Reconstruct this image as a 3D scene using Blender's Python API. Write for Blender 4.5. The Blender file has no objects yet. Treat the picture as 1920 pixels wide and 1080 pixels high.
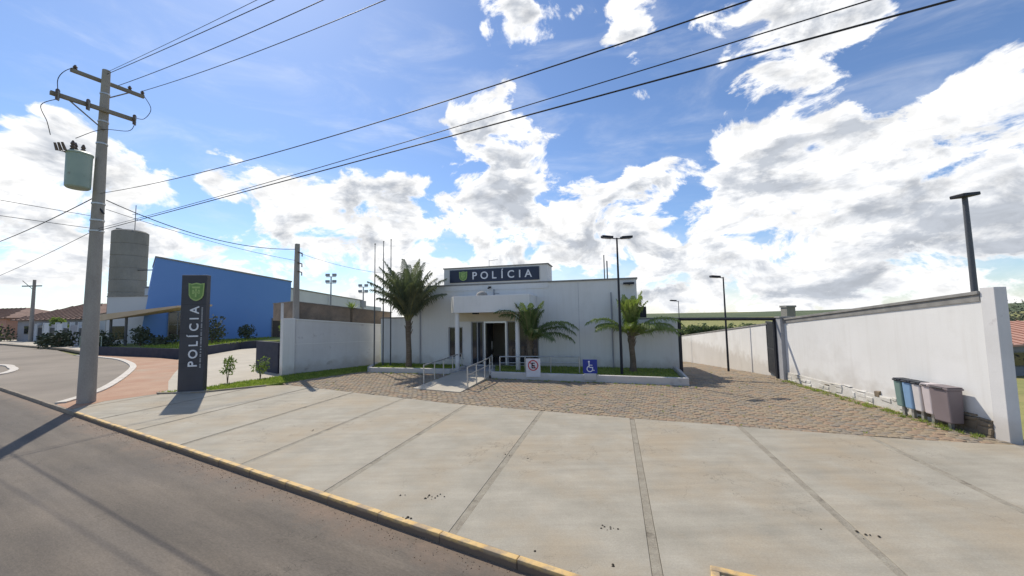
import bpy, bmesh, math, random
from mathutils import Vector, Matrix, Euler
random.seed(7)
C = bpy.context.scene
R = math.radians
PI = math.pi
# ---------------------------------------------------------------- camera
cd = bpy.data.cameras.new('camera'); cam = bpy.data.objects.new('camera', cd)
C.collection.objects.link(cam); C.camera = cam
cd.sensor_width = 36.0; cd.lens = 704.0/1920.0*36.0
cd.clip_start = 0.05; cd.clip_end = 3000
pit = math.atan(50/704.0); rol = -math.atan(0.018)
cam.matrix_world = Matrix.Translation((0, 0, 2.5)) @ Matrix.Rotation(PI/2+pit, 4, 'X') @ Matrix.Rotation(rol, 4, 'Z')
# ---------------------------------------------------------------- world
SUN_EL = R(48); SDX, SDY = -0.59, 0.81
CLOUD_W = 10.0
CLOUDS=[(-0.93,0.278,0.069,0.069,1),(-0.865,0.235,0.08,0.101,1),(-0.778,0.275,0.044,0.04,0.8),(-0.885,0.149,0.094,0.073,0.8),(-0.808,0.131,0.055,0.049,0.5),(-0.92,0.075,0.042,0.026,0.5),(-0.644,0.292,0.065,0.04,0.9),(-0.478,0.307,0.194,0.059,1),(-0.521,0.242,0.163,0.074,0.7),(-0.601,0.116,0.127,0.053,0.6),(-0.356,0.231,0.164,0.078,0.9),(-0.278,0.34,0.107,0.051,0.7),(-0.38,0.125,0.196,0.066,0.7),(-0.123,0.519,0.094,0.069,1),(-0.153,0.459,0.079,0.048,0.9),(0.012,0.629,0.067,0.077,1),(0.066,0.435,0.109,0.093,1),(-0.039,0.335,0.13,0.073,1),(-0.012,0.212,0.157,0.083,0.8),(-0.085,0.129,0.169,0.056,0.7),(0.148,0.695,0.102,0.022,0.7),(0.33,0.648,0.08,0.049,1.3),(0.05,0.668,0.06,0.053,0.6),(0.671,0.577,0.101,0.057,1),(0.657,0.524,0.084,0.047,0.8),(0.772,0.531,0.093,0.058,0.9),(0.614,0.46,0.168,0.057,0.35),(0.454,0.367,0.118,0.051,1),(0.577,0.365,0.072,0.037,0.9),(0.286,0.291,0.133,0.066,1),(0.229,0.203,0.162,0.082,0.9),(0.57,0.241,0.154,0.074,1),(0.671,0.309,0.126,0.061,1),(0.791,0.276,0.131,0.102,1.1),(0.925,0.36,0.049,0.074,1.1),(0.891,0.281,0.094,0.084,1.1),(0.914,0.134,0.087,0.096,1.1),(0.705,0.151,0.22,0.101,1.1),(0.51,0.128,0.174,0.058,0.8),(0.45,0.043,0.285,0.04,0.8),(0.738,0.04,0.239,0.064,1),(0.901,0.012,0.111,0.044,1),(-0.922,0.006,0.105,0.026,0.4),(-0.156,0.045,0.509,0.043,0.6),(-0.539,0.517,0.36,0.141,-1.2),(-0.894,0.456,0.095,0.082,-1.2),(-0.251,0.618,0.125,0.112,-1),(0.24,0.505,0.097,0.114,-1.1),(-0.224,0.356,0.041,0.051,-0.2),(0.128,0.571,0.058,0.065,-0.7),(-0.305,0.471,0.12,0.07,-0.6),(0.332,0.435,0.079,0.06,-0.7),(0.497,0.502,0.137,0.061,-0.5),(0.802,0.423,0.065,0.047,-0.9),(0.891,0.45,0.053,0.041,-0.9),(0.159,0.601,0.072,0.052,-0.4),(-0.723,0.266,0.033,0.052,-0.5),(-0.686,0.187,0.043,0.033,-0.5),(-0.183,0.157,0.055,0.042,-0.4),(0.473,0.274,0.08,0.021,-0.8),(0.361,0.073,0.075,0.024,-0.7),(-0.908,0.04,0.049,0.018,-0.5),(0.695,0.266,0.034,0.015,-0.35),(0.385,0.19,0.043,0.039,-0.5),(-0.825,0.042,0.053,0.019,-0.3),(-0.782,0.194,0.051,0.026,-0.4)]
W = bpy.data.worlds.new('World'); C.world = W; W.use_nodes = True
nt = W.node_tree; nt.nodes.clear(); N = nt.nodes.new; L = nt.links.new
def _in(sock, v):
    if v is None: return
    if isinstance(v, bpy.types.NodeSocket): L(v, sock)
    else: sock.default_value = v
def wm(op, a, b=None, c=None, clamp=False):
    n = N('ShaderNodeMath'); n.operation = op; n.use_clamp = clamp
    for i, v in enumerate((a, b, c)): _in(n.inputs[i], v)
    return n.outputs[0]
def wv(op, a, b=None):
    n = N('ShaderNodeVectorMath'); n.operation = op
    _in(n.inputs[0], a); _in(n.inputs[1], b)
    return n.outputs['Value'] if op in ('DOT_PRODUCT', 'LENGTH') else n.outputs[0]
def wmix(f, a, b):
    n = N('ShaderNodeMix'); n.data_type = 'RGBA'; n.clamp_factor = True
    _in(n.inputs[0], f); _in(n.inputs[6], a); _in(n.inputs[7], b); return n.outputs[2]
def wmap(v, a, b, c=0.0, d=1.0, smooth=True):
    n = N('ShaderNodeMapRange'); n.interpolation_type = 'SMOOTHSTEP' if smooth else 'LINEAR'
    _in(n.inputs[0], v); n.inputs[1].default_value = a; n.inputs[2].default_value = b
    n.inputs[3].default_value = c; n.inputs[4].default_value = d; return n.outputs[0]
sky = N('ShaderNodeTexSky'); sky.sky_type = 'NISHITA'; sky.sun_disc = False
sky.sun_elevation = SUN_EL; sky.sun_rotation = math.atan2(SDX, SDY)
sky.air_density = 1.0; sky.dust_density = 0.25; sky.ozone_density = 2.0
tc = N('ShaderNodeTexCoord'); dirn = wv('NORMALIZE', tc.outputs['Generated'])
sp = N('ShaderNodeSeparateXYZ'); L(dirn, sp.inputs[0])
az = wm('ARCTAN2', sp.outputs[0], sp.outputs[1])
el = wm('ARCSINE', sp.outputs[2])
# warp the angular coordinates a little so that cloud groups have ragged outlines
wn = N('ShaderNodeTexNoise'); wn.inputs['Scale'].default_value = 4.5; wn.inputs['Detail'].default_value = 3; L(dirn, wn.inputs['Vector'])
wsep = N('ShaderNodeSeparateXYZ'); L(wn.outputs['Color'], wsep.inputs[0])
cmb = N('ShaderNodeCombineXYZ')
L(wm('MULTIPLY_ADD', wsep.outputs[0], 0.10, wm('ADD', az, -0.05)), cmb.inputs[0])
L(wm('MULTIPLY_ADD', wsep.outputs[1], 0.07, wm('ADD', el, -0.035)), cmb.inputs[1])
ae = cmb.outputs[0]
field = 0.0
for (a0, e0, sa, se, w) in CLOUDS:
    d = wv('MULTIPLY', wv('SUBTRACT', ae, (a0, e0, 0)), (0.9/sa, 0.9/se, 0))
    g = wm('POWER', 2.718, wm('MULTIPLY', wv('DOT_PRODUCT', d, d), -1.0))
    field = wm('MULTIPLY_ADD', g, w, field)
field = wm('MINIMUM', field, 1.25)
def cnoise(vec, scale, detail, rough, dist=0.0, lac=2.0):
    n = N('ShaderNodeTexNoise'); n.inputs['Scale'].default_value = scale; n.inputs['Detail'].default_value = detail
    n.inputs['Roughness'].default_value = rough; n.inputs['Distortion'].default_value = dist
    L(vec, n.inputs['Vector']); return n.outputs['Fac']
def puff(vec):
    v = wv('MULTIPLY', vec, (1, 1, 1.5))
    n1 = cnoise(v, 6.5, 10, 0.62, 0.35)
    vo = N('ShaderNodeTexVoronoi'); vo.feature = 'SMOOTH_F1'; vo.inputs['Scale'].default_value = 17; vo.inputs['Smoothness'].default_value = 0.6
    L(v, vo.inputs['Vector'])
    return wm('SUBTRACT', n1, wm('MULTIPLY', vo.outputs['Distance'], 0.16))
sdir = Vector((SDX*math.cos(SUN_EL), SDY*math.cos(SUN_EL), math.sin(SUN_EL)))
p1 = puff(dirn)
p2 = puff(wv('ADD', dirn, tuple(sdir*0.035)))
dens = wm('ADD', wm('MULTIPLY', field, 0.40), wm('MULTIPLY', wm('SUBTRACT', p1, 0.42), 2.3))
dens = wm('SUBTRACT', dens, 0.20)
mask = wmap(dens, -0.03, 0.17)
wis = cnoise(wv('MULTIPLY', dirn, (1.2, 1.2, 4.0)), 3.0, 6, 0.6, 0.6)
veil = wm('MULTIPLY', wmap(wis, 0.45, 0.8), 0.28)
mask = wm('MAXIMUM', mask, veil)
lowband = wmap(sp.outputs[2], 0.22, 0.0, 0.0, 0.5)
mask = wm('MAXIMUM', mask, wm('MULTIPLY', lowband, wmap(wis, 0.3, 0.6)))
big = cnoise(wv('MULTIPLY', dirn, (1, 1, 3.4)), 4.3, 6, 0.6, 0.25)
relief = wm('MULTIPLY', wm('SUBTRACT', p2, p1), 4.2)
thick = wmap(dens, 0.10, 0.42)
shade = wm('ADD', wm('MULTIPLY', wm('MULTIPLY', thick, wmap(big, 0.38, 0.58)), 0.95), relief)
shade = wm('MULTIPLY', wm('MAXIMUM', shade, 0.0), wmap(dens, 0.02, 0.25))
ccol = wmix(wmap(shade, 0.0, 0.95, smooth=False), (1.03, 1.03, 1.03, 1), (0.51, 0.545, 0.605, 1))
fine = wmap(cnoise(wv('MULTIPLY', dirn, (1, 1, 1.9)), 15.0, 8, 0.6, 0.3), 0.32, 0.58, 0.80, 1.0)
ccol = wv('SCALE', ccol); ccol_node = ccol.node; L(wm('MULTIPLY', fine, CLOUD_W), ccol_node.inputs['Scale'])
skc = wv('MULTIPLY', sky.outputs[0], (0.98, 1.10, 1.28))
tot = wmix(mask, skc, ccol)
bg = N('ShaderNodeBackground'); bg.inputs['Strength'].default_value = 0.1; L(tot, bg.inputs[0])
wo = N('ShaderNodeOutputWorld'); L(bg.outputs[0], wo.inputs[0])
W.cycles.sampling_method = 'MANUAL'; W.cycles.sample_map_resolution = 512
# ---------------------------------------------------------------- sun
sl = bpy.data.lights.new('sun', 'SUN'); sl.energy = 3.85; sl.angle = R(0.6); sl.color = (1.0, 0.92, 0.79)
so = bpy.data.objects.new('sun', sl); C.collection.objects.link(so)
so.rotation_euler = (-sdir).to_track_quat('-Z', 'Y').to_euler(); so.location = (0, 0, 30)
vs = C.view_settings; C.display_settings.display_device = 'sRGB'
vs.view_transform = 'Standard'; vs.look = 'None'; vs.exposure = 0.2; vs.gamma = 1.0; vs.use_curve_mapping = False
C.render.resolution_x = 1024; C.render.resolution_y = 576
# ---------------------------------------------------------------- helpers
def tag(o, label=None, cat=None, group=None, kind=None):
    if label: o['label'] = label
    if cat: o['category'] = cat
    if group: o['group'] = group
    if kind: o['kind'] = kind
    return o
def link(o, parent=None):
    C.collection.objects.link(o)
    if parent: o.parent = parent
    return o
def empty(name, loc=(0, 0, 0), rz=0, parent=None, **k):
    o = bpy.data.objects.new(name, None); o.location = loc; o.rotation_euler = (0, 0, rz)
    o.empty_display_size = 0.2
    link(o, parent); tag(o, **k); return o
class MB:
    def __init__(s): s.v = []; s.f = []
    def add(s, vs, fs):
        b = len(s.v); s.v += [tuple(q) for q in vs]; s.f += [tuple(i+b for i in q) for q in fs]; return s
    def box(s, x0, x1, y0, y1, z0, z1, M=None):
        vs = [(x0,y0,z0),(x1,y0,z0),(x1,y1,z0),(x0,y1,z0),(x0,y0,z1),(x1,y0,z1),(x1,y1,z1),(x0,y1,z1)]
        if M: vs = [M @ Vector(q) for q in vs]
        return s.add(vs, [(0,3,2,1),(4,5,6,7),(0,1,5,4),(1,2,6,5),(2,3,7,6),(3,0,4,7)])
    def prism(s, pts, z0, z1):          # pts counter-clockwise (x,y); z0/z1 number or function
        n = len(pts); f0 = z0 if callable(z0) else (lambda x, y: z0); f1 = z1 if callable(z1) else (lambda x, y: z1)
        a = sum(pts[i][0]*pts[(i+1)%n][1]-pts[(i+1)%n][0]*pts[i][1] for i in range(n))
        if a < 0: pts = pts[::-1]
        vs = [(x, y, f0(x, y)) for x, y in pts]+[(x, y, f1(x, y)) for x, y in pts]
        return s.add(vs, [tuple(range(n))[::-1], tuple(range(n, 2*n))]+[(i, (i+1)%n, n+(i+1)%n, n+i) for i in range(n)])
    def tube(s, pts, rads, n=8, cap=True):
        pts = [Vector(p) for p in pts]
        if not hasattr(rads, '__len__'): rads = [rads]*len(pts)
        b = len(s.v); prev = None
        for i, p in enumerate(pts):
            t = (pts[min(i+1, len(pts)-1)]-pts[max(i-1, 0)]).normalized()
            if prev is None:
                a = Vector((0, 0, 1)) if abs(t.z) < 0.9 else Vector((1, 0, 0)); x = t.cross(a).normalized()
            else:
                x = (prev-t*prev.dot(t)).normalized()
            prev = x; y = t.cross(x)
            for k in range(n):
                an = 2*PI*k/n; s.v.append(tuple(p+(x*math.cos(an)+y*math.sin(an))*rads[i]))
        for i in range(len(pts)-1):
            for k in range(n):
                s.f.append((b+i*n+k, b+i*n+(k+1)%n, b+(i+1)*n+(k+1)%n, b+(i+1)*n+k))
        if cap:
            s.f.append(tuple(b+k for k in range(n))[::-1]); s.f.append(tuple(b+(len(pts)-1)*n+k for k in range(n)))
        return s
    def lathe(s, prof, c=(0, 0, 0), n=20):   # prof [(r,z)]
        b = len(s.v)
        for r, z in prof:
            for k in range(n):
                an = 2*PI*k/n; s.v.append((c[0]+r*math.cos(an), c[1]+r*math.sin(an), c[2]+z))
        for i in range(len(prof)-1):
            for k in range(n):
                s.f.append((b+i*n+k, b+i*n+(k+1)%n, b+(i+1)*n+(k+1)%n, b+(i+1)*n+k))
        s.f.append(tuple(b+k for k in range(n))[::-1]); s.f.append(tuple(b+(len(prof)-1)*n+k for k in range(n)))
        return s
    def build(s, name, m, parent=None, bev=0, smooth=False, loc=None, rz=0, kind=None, **k):
        me = bpy.data.meshes.new(name); me.from_pydata(s.v, [], s.f); me.update()
        if m: me.materials.append(m)
        if smooth:
            for p in me.polygons: p.use_smooth = True
            try: me.set_sharp_from_angle(angle=R(40))
            except Exception: pass
        o = bpy.data.objects.new(name, me)
        if loc: o.location = loc
        o.rotation_euler = (0, 0, rz)
        link(o, parent)
        if bev:
            bm = o.modifiers.new('bevel', 'BEVEL'); bm.width = bev; bm.segments = 2; bm.limit_method = 'ANGLE'
        tag(o, kind=kind, **k); return o
def box(name, m, d, parent=None, bev=0.0, **k): return MB().box(*d).build(name, m, parent, bev, **k)
def copy_tree(o, parent=None):
    c = o.copy(); link(c, parent)
    for ch in list(o.children): copy_tree(ch, c)
    return c
# ---------------------------------------------------------------- materials
MATS = {}
def mat(name, c1, c2=None, scale=3.0, rough=0.8, bump=0.0, bscale=40.0, metal=0.0, spec=0.4, lo=0.35, hi=0.65,
        stain=None, sscale=0.7, slo=0.55, shi=0.75, fine=0.0, fscale=120.0, stretch=(1, 1, 1), trans=0.0, coord='Object', bdist=0.01, ior=None, alpha=None):
    m = bpy.data.materials.new(name); m.use_nodes = True; t = m.node_tree; nn = t.nodes; ll = t.links
    b = nn['Principled BSDF']; b.inputs['Roughness'].default_value = rough; b.inputs['Metallic'].default_value = metal
    b.inputs['Specular IOR Level'].default_value = spec
    if trans: b.inputs['Transmission Weight'].default_value = trans
    tc = nn.new('ShaderNodeTexCoord'); mp = nn.new('ShaderNodeMapping'); mp.inputs['Scale'].default_value = stretch
    ll.new(tc.outputs[coord], mp.inputs[0])
    def noise(sc, det=6, r=0.6):
        n = nn.new('ShaderNodeTexNoise'); n.inputs['Scale'].default_value = sc; n.inputs['Detail'].default_value = det
        n.inputs['Roughness'].default_value = r; ll.new(mp.outputs[0], n.inputs['Vector']); return n.outputs['Fac']
    def mr(v, a, bb, c=0, d=1):
        n = nn.new('ShaderNodeMapRange'); ll.new(v, n.inputs[0]); n.inputs[1].default_value = a; n.inputs[2].default_value = bb
        n.inputs[3].default_value = c; n.inputs[4].default_value = d; return n.outputs[0]
    def mix(f, a, bb, bt='MIX'):
        n = nn.new('ShaderNodeMix'); n.data_type = 'RGBA'; n.blend_type = bt
        if isinstance(f, float): n.inputs[0].default_value = f
        else: ll.new(f, n.inputs[0])
        for i, v in ((6, a), (7, bb)):
            if isinstance(v, tuple): n.inputs[i].default_value = v if len(v) == 4 else v+(1,)
            else: ll.new(v, n.inputs[i])
        return n.outputs[2]
    col = c1 if len(c1) == 4 else c1+(1,)
    if c2: col = mix(mr(noise(scale), lo, hi), c1, c2)
    if stain: col = mix(mr(noise(sscale, 8, 0.65), slo, shi), col, stain)
    if fine:
        f = mr(noise(fscale, 4, 0.7), 0.25, 0.75, 1-fine, 1+fine)
        n = nn.new('ShaderNodeVectorMath'); n.operation = 'SCALE'
        if isinstance(col, tuple): n.inputs[0].default_value = col[:3]
        else: ll.new(col, n.inputs[0])
        ll.new(f, n.inputs['Scale']); col = n.outputs[0]
    if isinstance(col, tuple): b.inputs['Base Color'].default_value = col
    else: ll.new(col, b.inputs['Base Color'])
    if bump:
        bn = nn.new('ShaderNodeBump'); bn.inputs['Strength'].default_value = bump; bn.inputs['Distance'].default_value = bdist
        ll.new(noise(bscale, 6, 0.6), bn.inputs['Height']); ll.new(bn.outputs[0], b.inputs['Normal'])
    MATS[name] = m; m['col'] = 0
    return m
def hooks(m):
    t = m.node_tree; b = t.nodes['Principled BSDF']; return t, b
def over(m, build):
    """wrap the base colour: build(t, oldsocket_or_None, coordnode) -> socket"""
    t, b = hooks(m); s = b.inputs['Base Color']
    old = s.links[0].from_socket if s.links else None
    new = build(t, old, t.nodes.get('Texture Coordinate')); t.links.new(new, s)
# ---------------------------------------------------------------- material set
M_road = mat('asphalt', (0.118, 0.100, 0.080), (0.178, 0.148, 0.115), scale=0.9, rough=0.9, stain=(0.10, 0.090, 0.080), sscale=0.25, slo=0.5, shi=0.72, fine=0.22, fscale=60, bump=0.35, bscale=90, stretch=(0.35, 1, 1))
M_side = mat('side_asphalt', (0.20, 0.17, 0.135), (0.265, 0.225, 0.18), scale=0.35, rough=0.9, stain=(0.18, 0.15, 0.12), sscale=0.12, fine=0.15, fscale=50, bump=0.3, bscale=80)
M_conc = mat('concrete', (0.29, 0.265, 0.21), (0.395, 0.36, 0.29), scale=1.3, rough=0.85, stain=(0.355, 0.295, 0.21), sscale=0.5, slo=0.45, shi=0.66, fine=0.10, fscale=70, bump=0.25, bscale=60, lo=0.3, hi=0.7)
M_conc2 = mat('pale_concrete', (0.40, 0.36, 0.29), (0.47, 0.425, 0.345), scale=0.8, rough=0.85, stain=(0.35, 0.30, 0.235), fine=0.08, bump=0.2)
M_joint = mat('joint_filler', (0.33, 0.30, 0.235), (0.255, 0.225, 0.175), scale=5, rough=0.95, stain=(0.14, 0.12, 0.09), sscale=3, slo=0.55, shi=0.68, fine=0.25, fscale=60, bump=0.8, bscale=60)
M_dark = mat('joint_dirt_pit_shade', (0.14, 0.12, 0.09), (0.32, 0.28, 0.21), scale=2, rough=1)  # dirt under the slab joints, also colours the painted shade in the drain
M_earth = mat('red_earth', (0.26, 0.155, 0.095), (0.36, 0.25, 0.17), scale=2.0, rough=1, fine=0.2, bump=0.5, bscale=30)
M_brick = mat('red_block_paving', (0.36, 0.20, 0.125), (0.42, 0.27, 0.18), scale=0.8, rough=0.9, stain=(0.36, 0.29, 0.21), sscale=0.35, fine=0.15, fscale=25, bump=0.3)
M_yel = mat('yellow_kerb_paint', (0.60, 0.385, 0.14), (0.66, 0.46, 0.20), scale=4, rough=0.75, stain=(0.36, 0.27, 0.17), sscale=2.2, slo=0.52, shi=0.62, fine=0.15, bump=0.3)
M_kerb = mat('kerb_concrete', (0.23, 0.19, 0.145), (0.31, 0.26, 0.2), scale=3, rough=0.95, fine=0.2, bump=0.3)
M_grass = mat('lawn', (0.15, 0.20, 0.045), (0.26, 0.28, 0.07), scale=2.5, rough=1, stain=(0.20, 0.15, 0.08), sscale=1.1, slo=0.58, shi=0.8, fine=0.3, fscale=60, bump=0.6, bscale=50)
M_blade = mat('grass_blades', (0.16, 0.23, 0.045), (0.32, 0.35, 0.09), scale=3.0, rough=0.9)
M_field = mat('dry_field', (0.17, 0.19, 0.055), (0.30, 0.28, 0.10), scale=0.4, rough=1, stain=(0.30, 0.24, 0.10), sscale=0.1, fine=0.2, fscale=8, bump=0.5)
M_white = mat('white_painted_render', (0.70, 0.69, 0.665), (0.76, 0.75, 0.73), scale=0.5, rough=0.8, stain=(0.60, 0.58, 0.55), sscale=0.45, slo=0.55, shi=0.8, fine=0.03, fscale=40, bump=0.15, bscale=70)
M_white2 = mat('weathered_white_render', (0.60, 0.59, 0.58), (0.68, 0.67, 0.66), scale=0.8, rough=0.85, stain=(0.36, 0.33, 0.33), sscale=1.6, slo=0.60, shi=0.72, fine=0.05, bump=0.2)
M_cap = mat('grey_coping', (0.20, 0.195, 0.185), (0.30, 0.29, 0.27), scale=3, rough=0.8, fine=0.15, bump=0.3)
M_grey = mat('grey_paint', (0.33, 0.335, 0.35), (0.38, 0.385, 0.40), scale=1.5, rough=0.7, fine=0.05, bump=0.1)
M_beige = mat('beige_wall', (0.60, 0.53, 0.40), (0.66, 0.58, 0.46), scale=1, rough=0.8)
M_glass = mat('tinted_glass', (0.012, 0.015, 0.022), (0.03, 0.035, 0.05), scale=1.2, rough=0.06, spec=0.7)
M_alu = mat('aluminium_frame', (0.55, 0.57, 0.60), rough=0.35, metal=0.8)
M_galv = mat('galvanised_tube', (0.45, 0.45, 0.44), (0.55, 0.55, 0.54), scale=8, rough=0.4, metal=0.7)
M_navy = mat('navy_sign_face', (0.012, 0.022, 0.055), (0.018, 0.030, 0.068), scale=1.5, rough=0.4, spec=0.5)
M_letter = mat('white_lettering', (0.72, 0.74, 0.78), rough=0.5)
M_green = mat('emblem_green', (0.14, 0.26, 0.08), (0.20, 0.33, 0.10), scale=6, rough=0.6)
M_lime = mat('emblem_pale_outline', (0.36, 0.50, 0.18), rough=0.6)
M_totem = mat('dark_sign_metal', (0.045, 0.046, 0.058), (0.06, 0.062, 0.075), scale=1.3, rough=0.5, spec=0.4)
M_black = mat('black_metal', (0.018, 0.020, 0.028), (0.03, 0.032, 0.04), scale=6, rough=0.55, spec=0.3)
M_pole = mat('grey_steel_pole', (0.10, 0.105, 0.115), rough=0.5, metal=0.3)
M_cpole = mat('pole_concrete', (0.30, 0.275, 0.245), (0.37, 0.34, 0.30), scale=2, rough=0.9, stain=(0.24, 0.21, 0.18), sscale=1.5, fine=0.15, fscale=50, bump=0.4, stretch=(1, 1, 0.4))
M_wood = mat('weathered_crossarm', (0.20, 0.18, 0.15), (0.28, 0.25, 0.20), scale=4, rough=0.9, fine=0.2, stretch=(0.2, 1, 1))
M_trafo = mat('transformer_paint', (0.28, 0.36, 0.31), (0.33, 0.41, 0.35), scale=2, rough=0.5, stain=(0.25, 0.25, 0.2), sscale=3, slo=0.62, shi=0.75)
M_porc = mat('porcelain', (0.10, 0.07, 0.055), (0.15, 0.11, 0.09), scale=10, rough=0.3)
M_cable = mat('cable', (0.02, 0.022, 0.028), rough=0.6)
M_blue = mat('blue_rendered_wall', (0.14, 0.28, 0.60), (0.16, 0.30, 0.63), scale=0.15, rough=0.8, stain=(0.19, 0.31, 0.58), sscale=0.2, fine=0.03)
M_tower = mat('tower_concrete', (0.235, 0.225, 0.20), (0.29, 0.275, 0.245), scale=0.6, rough=0.95, stain=(0.19, 0.18, 0.155), sscale=0.35, stretch=(1, 1, 0.5), fine=0.1, fscale=8)
M_lwhite = mat('off_white_wall', (0.52, 0.54, 0.56), (0.58, 0.60, 0.62), scale=0.2, rough=0.8)
M_ochre = mat('ochre_canopy', (0.50, 0.38, 0.24), (0.58, 0.46, 0.32), scale=0.6, rough=0.8)
M_navyw = mat('dark_blue_wall', (0.03, 0.034, 0.055), (0.045, 0.048, 0.07), scale=2, rough=0.85, stain=(0.06, 0.055, 0.06), sscale=1.5, fine=0.15, bump=0.3)
M_rust = mat('weathered_brown_roof', (0.23, 0.175, 0.13), (0.32, 0.25, 0.19), scale=1.4, rough=0.95, stain=(0.17, 0.14, 0.115), sscale=1.0, slo=0.45, shi=0.65, fine=0.15, fscale=20)
M_tile = mat('clay_roof', (0.20, 0.125, 0.095), (0.26, 0.17, 0.135), scale=0.8, rough=0.95, stain=(0.16, 0.10, 0.08), sscale=0.5, fine=0.15, fscale=6, bump=0.3)
M_tile2 = mat('pink_clay_roof', (0.50, 0.27, 0.20), (0.56, 0.33, 0.25), scale=0.8, rough=0.9, fine=0.1)
M_ggrey = mat('grey_house_wall', (0.30, 0.30, 0.33), (0.36, 0.36, 0.38), scale=0.5, rough=0.9)
M_door = mat('dark_brown_door', (0.06, 0.045, 0.04), rough=0.6)
M_frond = mat('palm_frond', (0.07, 0.11, 0.04), (0.14, 0.18, 0.065), scale=2.5, rough=0.55, spec=0.4)
M_frondL = mat('grey_green_frond', (0.085, 0.105, 0.07), (0.15, 0.17, 0.115), scale=2.5, rough=0.6)
M_frondY = mat('yellow_green_frond', (0.13, 0.19, 0.05), (0.25, 0.29, 0.10), scale=2.0, rough=0.5)  # lighter yellow-green leaf colour, right palm and yucca
M_rach = mat('frond_stalk', (0.17, 0.17, 0.07), rough=0.6)
M_trunk = mat('palm_trunk', (0.11, 0.085, 0.06), (0.19, 0.15, 0.11), scale=6, rough=1, fine=0.25, bump=1.0, bscale=14, bdist=0.03, stretch=(1, 1, 3))
M_leaf = mat('leaf', (0.045, 0.062, 0.038), (0.085, 0.10, 0.055), scale=0.6, rough=0.7)
M_leafy = mat('sapling_leaf', (0.12, 0.17, 0.05), (0.20, 0.24, 0.08), scale=3, rough=0.6)
M_far = mat('far_foliage', (0.08, 0.11, 0.055), (0.13, 0.16, 0.08), scale=0.15, rough=1)
M_hill = mat('hill_grass', (0.075, 0.105, 0.05), (0.115, 0.14, 0.07), scale=0.03, rough=1)
M_bark = mat('bark', (0.12, 0.09, 0.065), (0.18, 0.14, 0.10), scale=8, rough=1)
M_bin = {}
for nm, c in dict(green=(0.16, 0.24, 0.22), blue=(0.20, 0.33, 0.50), navy=(0.03, 0.07, 0.16), white=(0.58, 0.55, 0.54), pink=(0.54, 0.48, 0.48), brown=(0.19, 0.155, 0.16), lid=(0.025, 0.03, 0.04)).items():
    M_bin[nm] = mat('bin_'+nm, c, tuple(min(1, q*1.12) for q in c), scale=3, rough=0.5)
M_signblue = mat('sign_blue', (0.015, 0.035, 0.26), rough=0.45)
M_signwhite = mat('sign_white', (0.66, 0.66, 0.70), (0.58, 0.57, 0.60), scale=6, rough=0.5)
M_red = mat('sign_red', (0.45, 0.04, 0.05), rough=0.5)
M_blk = mat('sign_black', (0.015, 0.012, 0.02), rough=0.5)
M_stone = [mat('painted_plinth_stone', (0.66, 0.64, 0.60), (0.52, 0.49, 0.43), scale=2, rough=0.95, fine=0.2, bump=0.8),
           mat('bare_plinth_stone', (0.24, 0.19, 0.13), (0.15, 0.12, 0.09), scale=3, rough=0.95, fine=0.2, bump=0.8)]
M_cob = [mat('basalt_cobble_'+n, a, b, scale=1.2, rough=0.9, fine=0.2, fscale=40, bump=0.3, coord='Object') for n, a, b in
         (('tan', (0.33, 0.255, 0.17), (0.27, 0.215, 0.145)), ('grey', (0.27, 0.225, 0.17), (0.23, 0.195, 0.15)), ('rust', (0.33, 0.23, 0.15), (0.285, 0.205, 0.14)))]
M_cobbase = mat('cobble_bed', (0.27, 0.20, 0.135), (0.20, 0.165, 0.10), scale=1.5, rough=1, fine=0.25, bump=0.5)
# water-tower ring marks and roof-tile relief as colour grain on real geometry are left to the meshes
def conc_marks(t, old, tc):
    nn, ll = t.nodes, t.links
    def no(sc, det, rg, st=(1, 1, 1), rot=0.0, dist=0.0):
        mp = nn.new('ShaderNodeMapping'); mp.inputs['Scale'].default_value = st; mp.inputs['Rotation'].default_value = (0, 0, rot); ll.new(tc.outputs['Object'], mp.inputs[0])
        n = nn.new('ShaderNodeTexNoise'); n.inputs['Scale'].default_value = sc; n.inputs['Detail'].default_value = det; n.inputs['Roughness'].default_value = rg; n.inputs['Distortion'].default_value = dist
        ll.new(mp.outputs[0], n.inputs['Vector']); return n.outputs['Fac']
    def mt(op, a, b=None, c=None):
        n = nn.new('ShaderNodeMath'); n.operation = op
        for i, v in enumerate((a, b, c)):
            if v is None: continue
            if isinstance(v, (int, float)): n.inputs[i].default_value = v
            else: ll.new(v, n.inputs[i])
        return n.outputs[0]
    def mr(v, a, b, c=0, d=1):
        n = nn.new('ShaderNodeMapRange'); ll.new(v, n.inputs[0]); n.inputs[1].default_value = a; n.inputs[2].default_value = b; n.inputs[3].default_value = c; n.inputs[4].default_value = d; return n.outputs[0]
    streak = mr(no(1.6, 8, .65, (.35, 3.2, 1), R(12)), .3, .7, .90, 1.09)
    grit = mr(no(42, 6, .75), .3, .7, .90, 1.08)
    crack = mt('ABSOLUTE', mt('SUBTRACT', no(.9, 9, .62, dist=.4), .5)); crack = mr(crack, 0.0008, .0035, 1, 0)
    crack = mt('MULTIPLY', crack, mr(no(.45, 3, .5), .5, .6)); dk = mt('SUBTRACT', 1.0, mt('MULTIPLY', crack, .5))
    spots = mr(no(5.5, 5, .7), .70, .76, 1, .72)
    f = mt('MULTIPLY', mt('MULTIPLY', mt('MULTIPLY', streak, grit), dk), spots)
    v = nn.new('ShaderNodeVectorMath'); v.operation = 'SCALE'; ll.new(old, v.inputs[0]); ll.new(f, v.inputs['Scale']); return v.outputs[0]
over(M_conc, conc_marks)
def road_marks(t, old, tc): return conc_marks(t, old, tc)
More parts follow.
